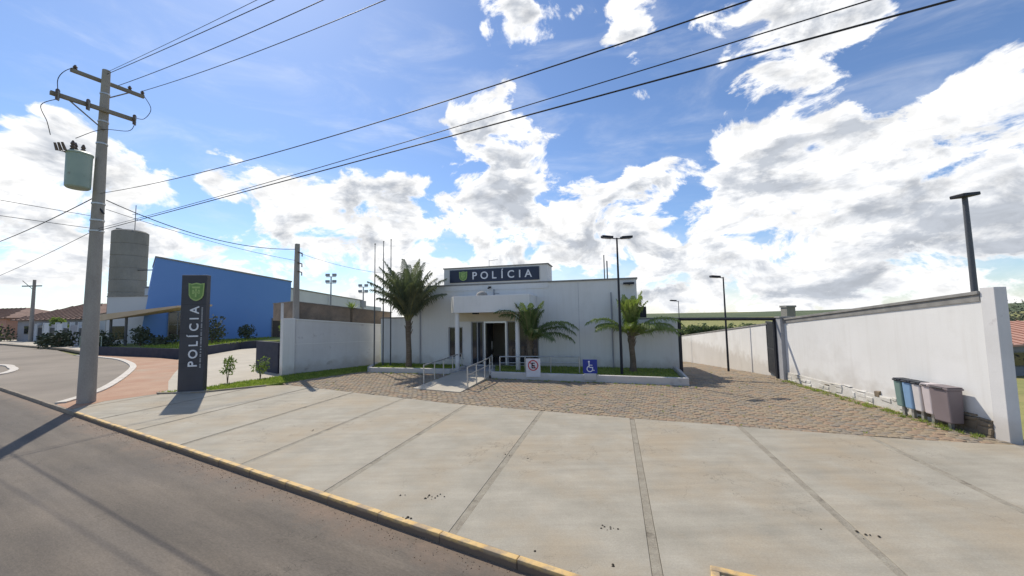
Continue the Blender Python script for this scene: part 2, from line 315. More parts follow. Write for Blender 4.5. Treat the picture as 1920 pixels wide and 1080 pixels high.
def wall_marks(t, old, tc):       # rain streaks and a soiled splash zone: grime on the render itself
    nn, ll = t.nodes, t.links
    mp = nn.new('ShaderNodeMapping'); mp.inputs['Scale'].default_value = (5, 5, .28); ll.new(tc.outputs['Object'], mp.inputs[0])
    n = nn.new('ShaderNodeTexNoise'); n.inputs['Scale'].default_value = 1.3; n.inputs['Detail'].default_value = 8; n.inputs['Roughness'].default_value = .65; ll.new(mp.outputs[0], n.inputs['Vector'])
    m1 = nn.new('ShaderNodeMapRange'); ll.new(n.outputs['Fac'], m1.inputs[0]); m1.inputs[1].default_value = .5; m1.inputs[2].default_value = .78; m1.inputs[3].default_value = 0; m1.inputs[4].default_value = .15
    s = nn.new('ShaderNodeSeparateXYZ'); ll.new(tc.outputs['Object'], s.inputs[0])
    n2 = nn.new('ShaderNodeTexNoise'); n2.inputs['Scale'].default_value = 3.0; n2.inputs['Detail'].default_value = 8; ll.new(tc.outputs['Object'], n2.inputs['Vector'])
    a = nn.new('ShaderNodeMath'); a.operation = 'MULTIPLY_ADD'; ll.new(n2.outputs['Fac'], a.inputs[0]); a.inputs[1].default_value = -.9; ll.new(s.outputs[2], a.inputs[2])
    m2 = nn.new('ShaderNodeMapRange'); ll.new(a.outputs[0], m2.inputs[0]); m2.inputs[1].default_value = .15; m2.inputs[2].default_value = -.25; m2.inputs[3].default_value = 0; m2.inputs[4].default_value = .45
    ad = nn.new('ShaderNodeMath'); ad.operation = 'MAXIMUM'; ll.new(m1.outputs[0], ad.inputs[0]); ll.new(m2.outputs[0], ad.inputs[1])
    mx = nn.new('ShaderNodeMix'); mx.data_type = 'RGBA'; ll.new(ad.outputs[0], mx.inputs[0]); ll.new(old, mx.inputs[6]); mx.inputs[7].default_value = (.38, .33, .27, 1); return mx.outputs[2]
over(M_white, wall_marks); over(M_white2, wall_marks)
over(M_road, conc_marks)
def sm(a, b, x):
    t = max(0.0, min(1.0, (x-a)/(b-a))); return t*t*(3-2*t)
def gh(x, y):        # height of the paved ground
    z = -sm(6.2, 8.0, x)*min(0.09*max(0.0, y-14.3), 4.5)
    return z
def terrain(x, y):
    z = gh(x, y)-0.16
    if x > 10.0:
        e = sm(10.0, 10.5, x)*max(0.0, min(0.10*(y-7.5), 4.6)) + (0.2*sm(10, 10.5, x) if y > 5 else 0)
        z = min(z, -0.16-e) if y > 5 else z
    d = math.hypot(x, y)
    if y > 60: z -= 4.0*sm(60, 120, y)*(1-sm(8, 40, x)) if x < 40 else 0
    if d > 250 and y > 0: z += 3*sm(250, 900, d)
    return z
# ---------------------------------------------------------------- ground
xs = sorted(set([-1200, -800, -500, -300, -200, -150, -120, -100, -80, -70, -60, -50, -40, -30, -20, -15, -10, -5, 0, 3, 5]+[6+0.2*i for i in range(26)]+[12, 13, 14, 15, 17, 20, 25, 30, 35, 40, 50, 60, 80, 100, 150, 200, 300, 500, 800, 1200]))
ys = sorted(set([-600, -300, -150, -80, -40, -20, -10, 0, 4.9, 5, 5.1, 7.5, 9, 11, 13, 14.3, 15, 16, 18, 20, 22, 25, 30, 35, 40, 45, 50, 55, 60, 64.3, 70, 80, 90, 100, 120, 150, 200, 250, 300, 400, 500, 700, 900, 1200]))
g = MB(); g.v = [(x, y, terrain(x, y)) for y in ys for x in xs]
nx = len(xs); g.f = [(j*nx+i, j*nx+i+1, (j+1)*nx+i+1, (j+1)*nx+i) for j in range(len(ys)-1) for i in range(nx-1)]
g.build('ground', M_field, smooth=True, kind='structure')
K = Vector((-13.15, 11.24)); KD = Vector((0.879, -0.477)).normalized(); KN = Vector((-KD.y, KD.x)); KRZ = math.atan2(KD.y, KD.x)
def kp(t, s=0): p = K+KD*t+KN*s; return (p.x, p.y)
def poly(name, m, pts, z, kind='structure', parent=None, th=0.06, **k):
    return MB().prism(pts, z-th, z).build(name, m, parent, kind=kind, **k)
# street: sheet in its own frame (x along the kerb, y across)
st = MB(); n = 60
st.add([(-110+i*3, yy, -0.095) for i in range(n) for yy in (-9.2, -0.07)], [(2*i, 2*i+2, 2*i+3, 2*i+1) for i in range(n-1)])
st.build('street', M_road, loc=(K.x, K.y, 0), rz=KRZ, kind='structure')
def road_dirt(t, old, tc):       # reddish grit washed along the gutter, 0-0.7 m from the kerb
    nn, ll = t.nodes, t.links
    s = nn.new('ShaderNodeSeparateXYZ'); ll.new(tc.outputs['Object'], s.inputs[0])
    no = nn.new('ShaderNodeTexNoise'); no.inputs['Scale'].default_value = 1.7; no.inputs['Detail'].default_value = 8; no.inputs['Roughness'].default_value = 0.7; ll.new(tc.outputs['Object'], no.inputs['Vector'])
    a = nn.new('ShaderNodeMath'); a.operation = 'MULTIPLY_ADD'; ll.new(no.outputs['Fac'], a.inputs[0]); a.inputs[1].default_value = 1.5; ll.new(s.outputs[1], a.inputs[2])
    mr = nn.new('ShaderNodeMapRange'); ll.new(a.outputs[0], mr.inputs[0]); mr.inputs[1].default_value = 0.20; mr.inputs[2].default_value = 0.75
    no2 = nn.new('ShaderNodeTexNoise'); no2.inputs['Scale'].default_value = 9; no2.inputs['Detail'].default_value = 8; ll.new(tc.outputs['Object'], no2.inputs['Vector'])
    m2 = nn.new('ShaderNodeMix'); m2.data_type = 'RGBA'; ll.new(no2.outputs['Fac'], m2.inputs[0]); m2.inputs[6].default_value = (0.15, 0.115, 0.085, 1); m2.inputs[7].default_value = (0.25, 0.18, 0.13, 1)
    mx = nn.new('ShaderNodeMix'); mx.data_type = 'RGBA'; ll.new(mr.outputs[0], mx.inputs[0]); ll.new(old, mx.inputs[6]); ll.new(m2.outputs[2], mx.inputs[7])
    # faint long tyre marks / seams parallel to the kerb
    wv_ = nn.new('ShaderNodeTexNoise'); wv_.inputs['Scale'].default_value = 1.0; wv_.inputs['Detail'].default_value = 6
    mp = nn.new('ShaderNodeMapping'); mp.inputs['Scale'].default_value = (0.06, 2.2, 1); ll.new(tc.outputs['Object'], mp.inputs[0]); ll.new(mp.outputs[0], wv_.inputs['Vector'])
    mr2 = nn.new('ShaderNodeMapRange'); ll.new(wv_.outputs['Fac'], mr2.inputs[0]); mr2.inputs[1].default_value = 0.3; mr2.inputs[2].default_value = 0.7; mr2.inputs[3].default_value = 0.84; mr2.inputs[4].default_value = 1.14
    v = nn.new('ShaderNodeVectorMath'); v.operation = 'SCALE'; ll.new(mx.outputs[2], v.inputs[0]); ll.new(mr2.outputs[0], v.inputs['Scale'])
    return v.outputs[0]
over(M_road, road_dirt)
# kerb of separate stones
kerb = empty('kerb', (K.x, K.y, 0), KRZ, kind='structure')
kb = None
for i in range(-14, 31):
    x0 = i*1.0
    yel = i >= 1
    mb = MB().box(0.002, 0.998, -0.078, 0.0, -0.2, 0.008)
    o = mb.build('kerb_stone', M_yel if yel else M_kerb, kerb, bev=0.010)
    o.location = (x0, random.uniform(-0.004, 0.004), random.uniform(-0.003, 0.003))
def kerb_paint(t, old, tc):       # paint only on the top, bare soiled concrete road face with its shade put into the brown
    nn, ll = t.nodes, t.links
    s = nn.new('ShaderNodeSeparateXYZ'); ll.new(tc.outputs['Object'], s.inputs[0])
    n = nn.new('ShaderNodeTexNoise'); n.inputs['Scale'].default_value = 9; n.inputs['Detail'].default_value = 6; ll.new(tc.outputs['Object'], n.inputs['Vector'])
    a = nn.new('ShaderNodeMath'); a.operation = 'MULTIPLY_ADD'; ll.new(n.outputs['Fac'], a.inputs[0]); a.inputs[1].default_value = .05; ll.new(s.outputs[2], a.inputs[2])
    mr = nn.new('ShaderNodeMapRange'); ll.new(a.outputs[0], mr.inputs[0]); mr.inputs[1].default_value = -.012; mr.inputs[2].default_value = .012
    mx = nn.new('ShaderNodeMix'); mx.data_type = 'RGBA'; ll.new(mr.outputs[0], mx.inputs[0]); mx.inputs[6].default_value = (.17, .125, .09, 1); ll.new(old, mx.inputs[7]); return mx.outputs[2]
over(M_yel, kerb_paint)
def translucent(m, amt=.35):      # thin leaves pass some of the sun
    t = m.node_tree; b = t.nodes['Principled BSDF']; o = t.nodes['Material Output']
    tr = t.nodes.new('ShaderNodeBsdfTranslucent'); mx = t.nodes.new('ShaderNodeMixShader'); mx.inputs[0].default_value = amt
    src = b.inputs['Base Color'].links[0].from_socket
    sc = t.nodes.new('ShaderNodeVectorMath'); sc.operation = 'MULTIPLY'; sc.inputs[1].default_value = (1.5, 1.7, .8); t.links.new(src, sc.inputs[0]); t.links.new(sc.outputs[0], tr.inputs[0])
    t.links.new(b.outputs[0], mx.inputs[1]); t.links.new(tr.outputs[0], mx.inputs[2]); t.links.new(mx.outputs[0], o.inputs[0])
for m in (M_frond, M_frondL, M_frondY, M_leafy, M_blade, M_far): translucent(m, .18 if m is M_frondL else .3)
# lot surfaces -------------------------------------------------------------
BL = [(-12.95, 12.1), (-12.25, 13.15), (-10.75, 13.25), (-9.3, 14.3), (-8.53, 14.4), (-1.73, 10.9), (2.76, 9.1), (7.51, 7.35), (9.0, 6.95), (18, 4.6)]
def lx(p, d, q, e):   # intersection p+t d, q+u e
    p, d, q, e = map(Vector, (p, d, q, e)); den = d.x*e.y-d.y*e.x; w = q-p
    return p+d*((w.x*e.y-w.y*e.x)/den)
FC = [kp(0.4), kp(33)]+[(20, 4.1)]+BL[::-1]
def clip(pts, p, nrm):
    out = []; p = Vector(p); nrm = Vector(nrm)
    for i in range(len(pts)):
        a, b = Vector(pts[i]), Vector(pts[(i+1) % len(pts)]); da, db = (a-p).dot(nrm), (b-p).dot(nrm)
        if da >= 0: out.append(tuple(a))
        if (da >= 0) != (db >= 0): out.append(tuple(a+(b-a)*(da/(da-db))))
    return out
JD = Vector((0.262, 0.965)).normalized(); JN = Vector((JD.y, -JD.x))
fore = empty('concrete_forecourt', (0, 8, 0), kind='structure')
def fp(pts): return [(x, y-8) for x, y in pts]
MB().prism(fp(FC), -0.15, -0.045).build('joint_bed', M_dark, fore)
jpts = [(2.78+2.04*k, 9.07-0.9*k) for k in range(-8, 9)]
for k in range(len(jpts)-1):
    a, b = Vector(jpts[k]), Vector(jpts[k+1])
    P = clip(clip(FC, a+JN*0.053, JN), b-JN*0.053, -JN)
    if len(P) > 2:
        dz = random.uniform(-0.004, 0.004)
        o = MB().prism(fp(P), -0.06, 0.0+dz).build('concrete_slab', M_conc, fore, bev=0.004)
    J = clip(clip(FC, a-JN*0.049, JN), a+JN*0.049, -JN)
    if len(J) > 2: MB().prism(fp(J), -0.06, -0.004).build('joint_strip', M_joint, fore, bev=0.004)
# cobbles --------------------------------------------------------------------
CB = [(-8.5, 14.42), (-1.73, 10.92), (2.76, 9.12), (7.51, 7.37), (9.0, 6.97), (9.15, 7.2), (9.78, 13.6), (10.15, 15.1), (13.5, 29.5), (12.0, 34.0), (7.4, 34.0), (7.0, 16.1), (6.75, 15.6), (6.0, 13.1),
      (-0.8, 15.35), (-2.4, 16.55), (-6.7, 17.5), (-7.6, 19.6), (-10.0, 16.75), (-9.4, 15.2)]
def inside(x, y, P):
    r = False; j = len(P)-1
    for i in range(len(P)):
        if (P[i][1] > y) != (P[j][1] > y) and x < (P[j][0]-P[i][0])*(y-P[i][1])/(P[j][1]-P[i][1])+P[i][0]: r = not r
        j = i
    return r
pav = empty('cobblestone_paving', (1, 12, 0), kind='structure')
bed = MB(); idx = {}
gx = [-10.5+0.35*i for i in range(72)]; gy = [6.9+0.35*i for i in range(80)]
for i in range(len(gx)-1):
    for j in range(len(gy)-1):
        cx, cy = gx[i]+0.175, gy[j]+0.175
        if inside(cx, cy, CB) and all(inside(gx[i+a]*1.0, gy[j+b], CB) for a in (0, 1) for b in (0, 1)) or (inside(cx, cy, CB)):
            q = []
            for a, b in ((0, 0), (1, 0), (1, 1), (0, 1)):
                X, Y = gx[i+a], gy[j+b]
                if (i+a, j+b) not in idx: idx[(i+a, j+b)] = len(bed.v); bed.v.append((X-1, Y-12, gh(X, Y)-0.019))
                q.append(idx[(i+a, j+b)])
            bed.f.append(tuple(q))
bed.build('cobble_bed', M_cobbase, pav)
rr = random.Random(3)
ca, sa_ = math.cos(R(-22)), math.sin(R(-22))
stones = []
su, sv = 0.185, 0.13
for iv in range(-60, 175):
    v = iv*sv; off = (iv % 2)*su*0.5+rr.uniform(-.02, .02)
    for iu in range(-75, 110):
        u = iu*su+off
        X, Y = u*ca-v*sa_, 8+u*sa_+v*ca
        if X > 12 and Y > 30: continue
        if not inside(X, Y, CB) or Y > 26: continue
        stones.append((X, Y, u, v))
def stone_mb(mb, X, Y, w, d, rot, h, tilt):
    c, s = math.cos(rot), math.sin(rot); vs = []
    pr = [(-1, -.7), (-.7, -1), (.7, -1), (1, -.7), (1, .7), (.7, 1), (-.7, 1), (-1, .7)]
    z0 = gh(X+1, Y+12) if False else 0
    for (k, z) in ((1.0, -0.045), (1.0, h-0.012), (0.82, h)):
        for a, b in pr:
            x, y = a*w*k, b*d*k; vs.append((X+x*c-y*s, Y+x*s+y*c, z+tilt*x))
    f = []
    for r in range(2):
        for i in range(8): f.append((r*8+i, r*8+(i+1) % 8, r*8+8+(i+1) % 8, r*8+8+i))
    f.append(tuple(range(16, 24))); mb.add(vs, f)
stones.sort(key=lambda q: q[0]**2*0.15+q[1]**2)
protos = []
for k in range(9):
    mb = MB(); stone_mb(mb, 0, 0, su*0.5*rr.uniform(.91, .97), sv*0.5*rr.uniform(.9, .96), 0, 0.0, rr.uniform(-.025, .025))
    me = bpy.data.meshes.new('cobblestone'); me.from_pydata(mb.v, [], mb.f); me.materials.append(M_cob[k % 3]); protos.append(me)
def gz(X, Y): return gh(X, Y)
for (X, Y, u, v) in stones[:300]:
    o = bpy.data.objects.new('cobblestone', rr.choice(protos)); link(o, pav)
    o.location = (X-1+rr.uniform(-.006, .006), Y-12+rr.uniform(-.006, .006), gz(X, Y)-0.008+rr.uniform(-.008, .006)); o.rotation_euler = (0, 0, R(-22)+rr.uniform(-.07, .07))
rest = [MB(), MB(), MB()]
for (X, Y, u, v) in stones[300:]:
    k = rr.choice((0, 0, 1, 1, 2)); b0 = len(rest[k].v)
    stone_mb(rest[k], X-1+rr.uniform(-.008, .008), Y-12+rr.uniform(-.008, .008), su*.5*rr.uniform(.9, .97), sv*.5*rr.uniform(.88, .96), R(-22)+rr.uniform(-.08, .08), rr.uniform(-.012, .004), rr.uniform(-.04, .04))
    dz = gz(X, Y)-0.004
    for i in range(b0, len(rest[k].v)): x, y, z = rest[k].v[i]; rest[k].v[i] = (x, y, z+dz)
allm = MB(); mats_i = []
for k in range(3):
    mats_i += [k]*len(rest[k].f); allm.add(rest[k].v, rest[k].f)
o = allm.build('cobblestone', None, pav, kind='stuff')
for m in M_cob: o.data.materials.append(m)
o.data.polygons.foreach_set('material_index', mats_i)
# side street, red corner paving, school forecourt ---------------------------------
poly('side_street', M_side, [kp(-1.2), (-14.9, 13.5), (-16.4, 15.6), (-18.7, 18.4), (-20.9, 20.9), (-23.5, 23.1), (-26.3, 25.2), (-29.5, 27), (-33, 28.6), (-41.7, 34.6), (-64, 46.5), (-95, 60), (-110, 50), kp(-60), kp(-12)], -0.004, th=0.12)
poly('corner_paving', M_brick, [kp(-1.0), kp(0.35), (-12.95, 12.1), (-12.25, 13.15), (-12.6, 13.9), (-14.33, 15.8), (-16.0, 17.9), (-17.7, 20.1), (-19.3, 22.3), (-21.4, 24.2), (-27.4, 27.6), (-30.5, 28.9), (-33, 28.75), (-29.5, 27.1), (-26.3, 25.3), (-23.5, 23.2), (-21.0, 21.0), (-18.7, 18.5), (-16.4, 15.7), (-14.9, 13.6)], 0.004, th=0.1)
poly('school_forecourt', M_conc2, [(-12.25, 13.2), (-11.0, 13.6), (-9.6, 15.6), (-10.2, 16.6), (-10.79, 17.5), (-13, 19.2), (-22.0, 33.3), (-23.2, 32.6), (-21.7, 25.2), (-21.5, 24.2), (-19.3, 22.3), (-17.7, 20.1), (-16.0, 17.9), (-14.33, 15.8), (-12.6, 13.9)], 0.0, th=0.1)
def strip(name, pts, w, z0, z1, m, parent=None, bev=0.0, **k):
    mb = MB(); P = [Vector(p) for p in pts]; Lf, Rt = [], []
    for i, p in enumerate(P):
        d = (P[min(i+1, len(P)-1)]-P[max(i-1, 0)]).normalized(); nn_ = Vector((-d.y, d.x))*w/2
        Lf.append(p+nn_); Rt.append(p-nn_)
    nP = len(P); vs = [(q.x, q.y, z) for z in (z0, z1) for q in Lf+Rt]
    f = []
    for i in range(nP-1):
        f += [(2*nP+i, 3*nP+i, 3*nP+i+1, 2*nP+i+1), (i, i+1, 2*nP+i+1, 2*nP+i)[::-1], (nP+i, nP+i+1, 3*nP+i+1, 3*nP+i)]
    f += [(0, nP, 3*nP, 2*nP), (nP-1, 2*nP-1, 4*nP-1, 3*nP-1)[::-1]]
    return mb.add(vs, f).build(name, m, parent, bev, **k)
def smoothp(pts, n=6):
    out = []
    for i in range(len(pts)-1):
        p0, p1, p2, p3 = [Vector(pts[max(0, min(len(pts)-1, j))]) for j in (i-1, i, i+1, i+2)]
        for k in range(n):
            t = k/n; out.append(0.5*((2*p1)+(p2-p0)*t+(2*p0-5*p1+4*p2-p3)*t*t+(3*p1-p0-3*p2+p3)*t**3))
    out.append(Vector(pts[-1])); return out
M_wpaint = mat('white_kerb_paint', (0.60, 0.56, 0.50), (0.48, 0.43, 0.36), scale=3, rough=0.8, fine=0.1)
strip('corner_kerb', smoothp([kp(-1.1, .1), (-14.95, 13.68), (-16.4, 15.65), (-18.7, 18.43), (-21.0, 20.97), (-23.5, 23.15), (-26.3, 25.22), (-29.5, 27.0), (-33, 28.65)]), 0.26, -0.05, 0.05, M_wpaint, kind='structure')
strip('opposite_corner_kerb', smoothp([(-36, 23.4), (-31.05, 22.94), (-28.37, 21.47), (-26.66, 20.24), (-25.4, 18.8), (-25.3, 17.7)]), 0.3, -0.05, 0.05, M_wpaint, kind='structure')
strip('far_sidewalk_kerb', [(-95, 60), (-64, 46.8), (-41.7, 35.3), (-32.9, 29.6)], 0.3, -0.05, 0.12, M_kerb, kind='structure')
poly('far_sidewalk', M_conc2, [(-96, 62), (-64, 47.0), (-41.7, 35.5), (-32.9, 29.75), (-34.5, 31), (-42.5, 38), (-67, 53), (-98, 67)], 0.10)
# drain inlet with yellow rim
dr = empty('drain_inlet', (2.20, 3.22, 0), KRZ+R(4), label='storm drain opening with yellow painted rim set into the concrete forecourt', cat='drain')
dm = MB()
dm.box(-0.55, 0.75, 0.36, 0.44, -0.3, 0.035).box(-0.55, 0.75, -0.44, -0.36, -0.3, 0.035).box(-0.55, -0.47, -0.36, 0.36, -0.3, 0.035).box(0.67, 0.75, -0.36, 0.36, -0.3, 0.035)
dm.build('rim', M_yel, dr, bev=0.01)
box('pit_shade', M_dark, (-0.47, 0.67, -0.36, 0.36, -0.05, 0.012), dr)  # shallow dark sheet standing in for the shade down in the open pit
# dirt clods on the slabs
cl = MB(); rc = random.Random(5)
for (cx, cy, nn_, sp_) in ((-1.15, 5.40, 9, .08), (-1.38, 4.85, 4, .03), (-1.62, 5.45, 3, .05), (1.05, 4.55, 8, .05), (0.2, 4.15, 2, .03), (0.95, 3.9, 2, .04), (-0.2, 6.8, 4, .3), (3.9, 4.3, 6, .2), (-4.5, 8.6, 3, .1)):
    for i in range(nn_):
        x, y, s = cx+rc.gauss(0, sp_), cy+rc.gauss(0, sp_*.5), rc.uniform(.006, .022)
        vs = [(x+s*math.cos(a)*rc.uniform(.7, 1.3), y+s*math.sin(a)*rc.uniform(.7, 1.2), 0.004) for a in [k*PI/3 for k in range(6)]]+[(x, y, 0.008+s*.5)]
        cl.add(vs, [(k, (k+1) % 6, 6) for k in range(6)])
cl.build('dirt_clods', mat('dark_dirt', (0.05, 0.042, 0.03), rough=1), kind='stuff', label='dark dirt clods scattered on the concrete forecourt', cat='dirt')
def grass(name, P, n, h, z=0.0, m=None, seed=1, zf=None, label='short green grass', cat='grass', top=True, parent=None, wide=0.012):
    r = random.Random(seed); x0, x1 = min(p[0] for p in P), max(p[0] for p in P); y0, y1 = min(p[1] for p in P), max(p[1] for p in P)
    mb = MB(); k = 0
    while k < n:
        x, y = r.uniform(x0, x1), r.uniform(y0, y1)
        if not inside(x, y, P): continue
        k += 1; a = r.uniform(0, PI); hh = h*r.uniform(.5, 1.3); w = wide*r.uniform(.6, 1.4); zz = z if zf is None else zf(x, y)
        dx, dy = math.cos(a)*w, math.sin(a)*w; lx_, ly_ = r.gauss(0, hh*.35), r.gauss(0, hh*.35)
        mb.add([(x-dx, y-dy, zz), (x+dx, y+dy, zz), (x+lx_, y+ly_, zz+hh)], [(0, 1, 2)])
    return mb.build(name, m or M_blade, parent, kind='stuff', label=label, cat=cat) if top else mb.build(name, m or M_blade, parent, kind='stuff')
GS = [(-12.3, 13.2), (-10.7, 13.28), (-9.3, 14.35), (-8.4, 15.9), (-6.85, 17.7), (-7.3, 19.6), (-9.9, 16.9), (-10.15, 16.3), (-10.9, 15.2), (-11.5, 13.9)]
poly('verge', M_grass, GS, 0.02, th=0.15)
grass('verge_grass', GS, 9000, 0.07, 0.02, seed=4, label='strip of short grass between totem sign and white yard wall')
strip('verge_edging', [(-12.35, 13.25), (-12.2, 13.1), (-10.75, 13.2), (-9.25, 14.25)], 0.09, -0.05, 0.05, M_kerb, kind='structure')
# ---------------------------------------------------------------- police station
ST = empty('police_station', (5.39, 16.22, 0), R(-15), label='single storey white police station with parapet sign, entrance canopy and side wall', cat='building')
def wall_open(name, m, x0, x1, z0, z1, openings, th, parent, y0=0.0):
    xsx = sorted({x0, x1, *[o[0] for o in openings], *[o[1] for o in openings]}); zs = sorted({z0, z1, *[o[2] for o in openings], *[o[3] for o in openings]})
    mb = MB()
    for i in range(len(xsx)-1):
        run = None
        for j in range(len(zs)-1):
            cx, cz = (xsx[i]+xsx[i+1])/2, (zs[j]+zs[j+1])/2
            if any(o[0] < cx < o[1] and o[2] < cz < o[3] for o in openings):
                if run is not None: mb.box(xsx[i], xsx[i+1], y0, y0+th, run, zs[j]); run = None
            elif run is None: run = zs[j]
        if run is not None: mb.box(xsx[i], xsx[i+1], y0, y0+th, run, z1)
    return mb.build(name, m, parent)
ops = [(-8.85, -8.1, 0.45, 1.95), (-7.67, -4.35, 0.12, 2.2)]
wall_open('front_wall', M_white, -11.0, 0, -0.5, 3.95, ops, 0.2, ST)
sw = MB().box(-11.0, -10.8, 0.2, 9, -0.5, 3.95).box(-0.2, 0, 0.2, 9, -2.5, 3.95).box(-10.8, -0.2, 8.8, 9, -2.5, 3.95)
sw.build('side_walls', M_white, ST)
box('roof', M_cap, (-10.8, -0.2, 0.2, 8.8, 3.6, 3.7), ST)
box('floor', M_grey, (-10.8, -0.2, 0.2, 8.8, 0.02, 0.10), ST)
box('partition', M_beige, (-10.75, -0.3, 4.0, 4.1, 0.1, 3.6), ST)
for d in ((-11.04, 0.05, -0.05, 0.23, 3.95, 4.02), (-0.22, 0.05, 0.24, 9.03, 3.95, 4.02), (-11.04, -10.78, 0.24, 9.03, 3.95, 4.02)):
    box('coping', M_cap, d, ST, 0.008)
wv1 = MB().box(0.0, 1.62, 0.02, 0.2, -1.2, 2.2); wv1.build('yard_wall', M_white, ST)
box('coping', M_cap, (0.003, 1.64, -0.0, 0.22, 2.2, 2.26), ST, 0.008)
box('yard_wall', M_white, (-12.65, -11.003, 0.03, 0.2, -0.5, 2.42), ST)
box('coping', M_cap, (-12.67, -11.003, 0.0, 0.22, 2.42, 2.48), ST, 0.008)
PP = MB().box(-9.05, -3.86, -0.03, 1.2, 3.953, 4.80).box(-9.05, -3.86, -0.03, -0.003, 3.7, 3.953)
PP.build('parapet_block', M_white, ST)
box('coping', M_cap, (-9.1, -3.81, -0.07, 1.24, 4.80, 4.85), ST, 0.008)
# canopy with chamfered left corner
cp = MB().prism([(-8.35, -0.003), (-8.35, -0.75), (-7.9, -1.5), (-4.42, -1.5), (-4.42, -0.003)], 2.62, 3.36)
cp.build('canopy', M_white, ST, bev=0.01)
box('ceiling_lamp', M_black, (-7.25, -7.0, -0.9, -0.65, 2.55, 2.617), ST, 0.01)
box('lintel_panel', M_beige, (-8.3, -4.43, -0.012, -0.003, 2.21, 2.618), ST)
for x in (-7.82, -5.02):
    MB().lathe([(0.10, 0), (0.10, 2.6)], (x, -1.3, 0.02), 16).build('column', M_white, ST, smooth=True)
box('doorstep', M_grey, (-8.3, -4.0, -1.7, -0.003, -0.02, 0.10), ST, 0.01)
# windows and glazing
def window(x0, x1, z0, z1, mull=()):
    f = MB(); w = 0.05
    f.box(x0, x1, 0.05, 0.11, z0, z0+w).box(x0, x1, 0.05, 0.11, z1-w, z1).box(x0, x0+w, 0.05, 0.11, z0+w, z1-w).box(x1-w, x1, 0.05, 0.11, z0+w, z1-w)
    for m_ in mull: f.box(m_-.025, m_+.025, 0.052, 0.108, z0+w, z1-w)
    o = f.build('window_frame', M_grey, ST)
    e = [x0+w]+list(mull)+[x1-w]
    for a, b in zip(e, e[1:]): box('pane', M_glass, (a+.026, b-.026, 0.075, 0.085, z0+w, z1-w), o)
window(-8.85, -8.1, 0.45, 1.95, (-8.48,))
box('window_sill', M_grey, (-8.9, -8.05, -0.04, 0.19, 0.41, 0.448), ST)
window(-7.67, -7.05, 0.12, 2.2, (-7.36,))
for x0, x1 in ((-7.03, -6.95), (-5.97, -5.89)): box('door_frame', M_alu, (x0, x1, 0.04, 0.12, 0.12, 2.2), ST)
box('door_frame', M_alu, (-6.95, -5.97, 0.04, 0.12, 2.12, 2.2), ST)
dl = box('glass_door', M_glass, (-6.94, -6.9, 0.13, 1.05, 0.12, 2.1), ST); box('handle', M_alu, (-6.895, -6.87, 0.85, 0.9, 0.8, 1.2), dl)
window(-5.88, -4.36, 0.12, 2.2, (-5.38, -4.87))
for x, z1 in ((-1.08, 3.4), (-10.35, 3.9)):
    MB().lathe([(0.03, 0), (0.03, z1-0.1)], (x, -0.055, 0.1), 8).build('downpipe', M_ggrey, ST, smooth=True)
MB().lathe([(0.04, 0), (0.04, 3.85)], (-10.95, -0.05, 0.1), 8).build('downpipe', M_black, ST, smooth=True)
# control joints in the render, real recess strips a few mm deep read as fine lines
for x in (-2.5,): box('render_joint', M_ggrey, (x-.006, x+.006, -0.004, 0.001, 0.1, 3.9), ST)
# dome siren and camera above the canopy
MB().lathe([(0.26, 0), (0.25, 0.08), (0.20, 0.16), (0.11, 0.21), (0.01, 0.23)], (-6.75, -0.95, 3.36), 16).build('dome_vent', M_cap, ST, smooth=True)
MB().box(-6.72, -6.6, -0.12, -0.003, 3.78, 3.86).tube([(-6.66, -0.1, 3.82), (-6.66, -0.3, 3.76)], 0.035).build('security_camera', M_black, ST)
MB().box(-6.5, -6.44, -0.05, -0.003, 3.42, 3.72).tube([(-6.47, -0.04, 3.55), (-6.2, -0.06, 3.5)], 0.012).build('camera_bracket', M_grey, ST)
MB().tube([(-6.9, 0.6, 4.8), (-6.9, 0.6, 5.25)], 0.012).tube([(-6.9, 0.6, 5.2), (-6.45, 0.6, 5.24)], 0.01).build('antenna', M_grey, ST)
MB().tube([(-1.35, 1.2, 3.7), (-1.35, 1.2, 5.25)], 0.025).tube([(-1.22, 1.4, 3.7), (-1.22, 1.4, 5.0)], 0.03).build('antenna_mast', M_pole, ST)
MB().box(-0.55, -0.1, -0.28, -0.06, 3.72, 3.80).tube([(-0.3, -0.02, 3.7), (-0.3, -0.16, 3.74)], 0.02).build('floodlight', M_black, ST)
MB().box(0.05, 0.38, 0.25, 0.75, 2.27, 2.75).build('condenser_unit', M_black, ST, bev=0.01)
# letters ------------------------------------------------------------------
def letter(ch, size, ext=0.012, off=0.012):
    cu = bpy.data.curves.new('letter', 'FONT'); cu.body = ch; cu.size = size; cu.extrude = ext; cu.offset = off*size; cu.align_x = 'CENTER'; cu.resolution_u = 4
    o = bpy.data.objects.new('tmp', cu); C.collection.objects.link(o)
    dg = bpy.context.evaluated_depsgraph_get(); me = bpy.data.meshes.new_from_object(o.evaluated_get(dg))
    bpy.data.objects.remove(o); me.name = 'letter'
    return me
def put_letter(ch, size, m, parent, loc, rot, **k):
    me = letter(ch, size); me.materials.clear(); me.materials.append(m)
    o = bpy.data.objects.new('letter', me); link(o, parent); o.location = loc; o.rotation_euler = rot; return o
def shield(mb, w, h, y, yd, s=1.0):
    pts = []
    prof = [(-.5, .5), (-.3, .46), (0, .52), (.3, .46), (.5, .5), (.48, .1), (.46, -.18), (.36, -.36), (.18, -.47), (0, -.52), (-.18, -.47), (-.36, -.36), (-.46, -.18), (-.48, .1)]
    n = len(prof); vs = [(a*w*s, yy, b*h*s) for yy in (y, yd) for a, b in prof]
    return mb.add(vs, [tuple(range(n)), tuple(range(n, 2*n))[::-1]]+[(i, (i+1) % n, n+(i+1) % n, n+i)[::-1] for i in range(n)])
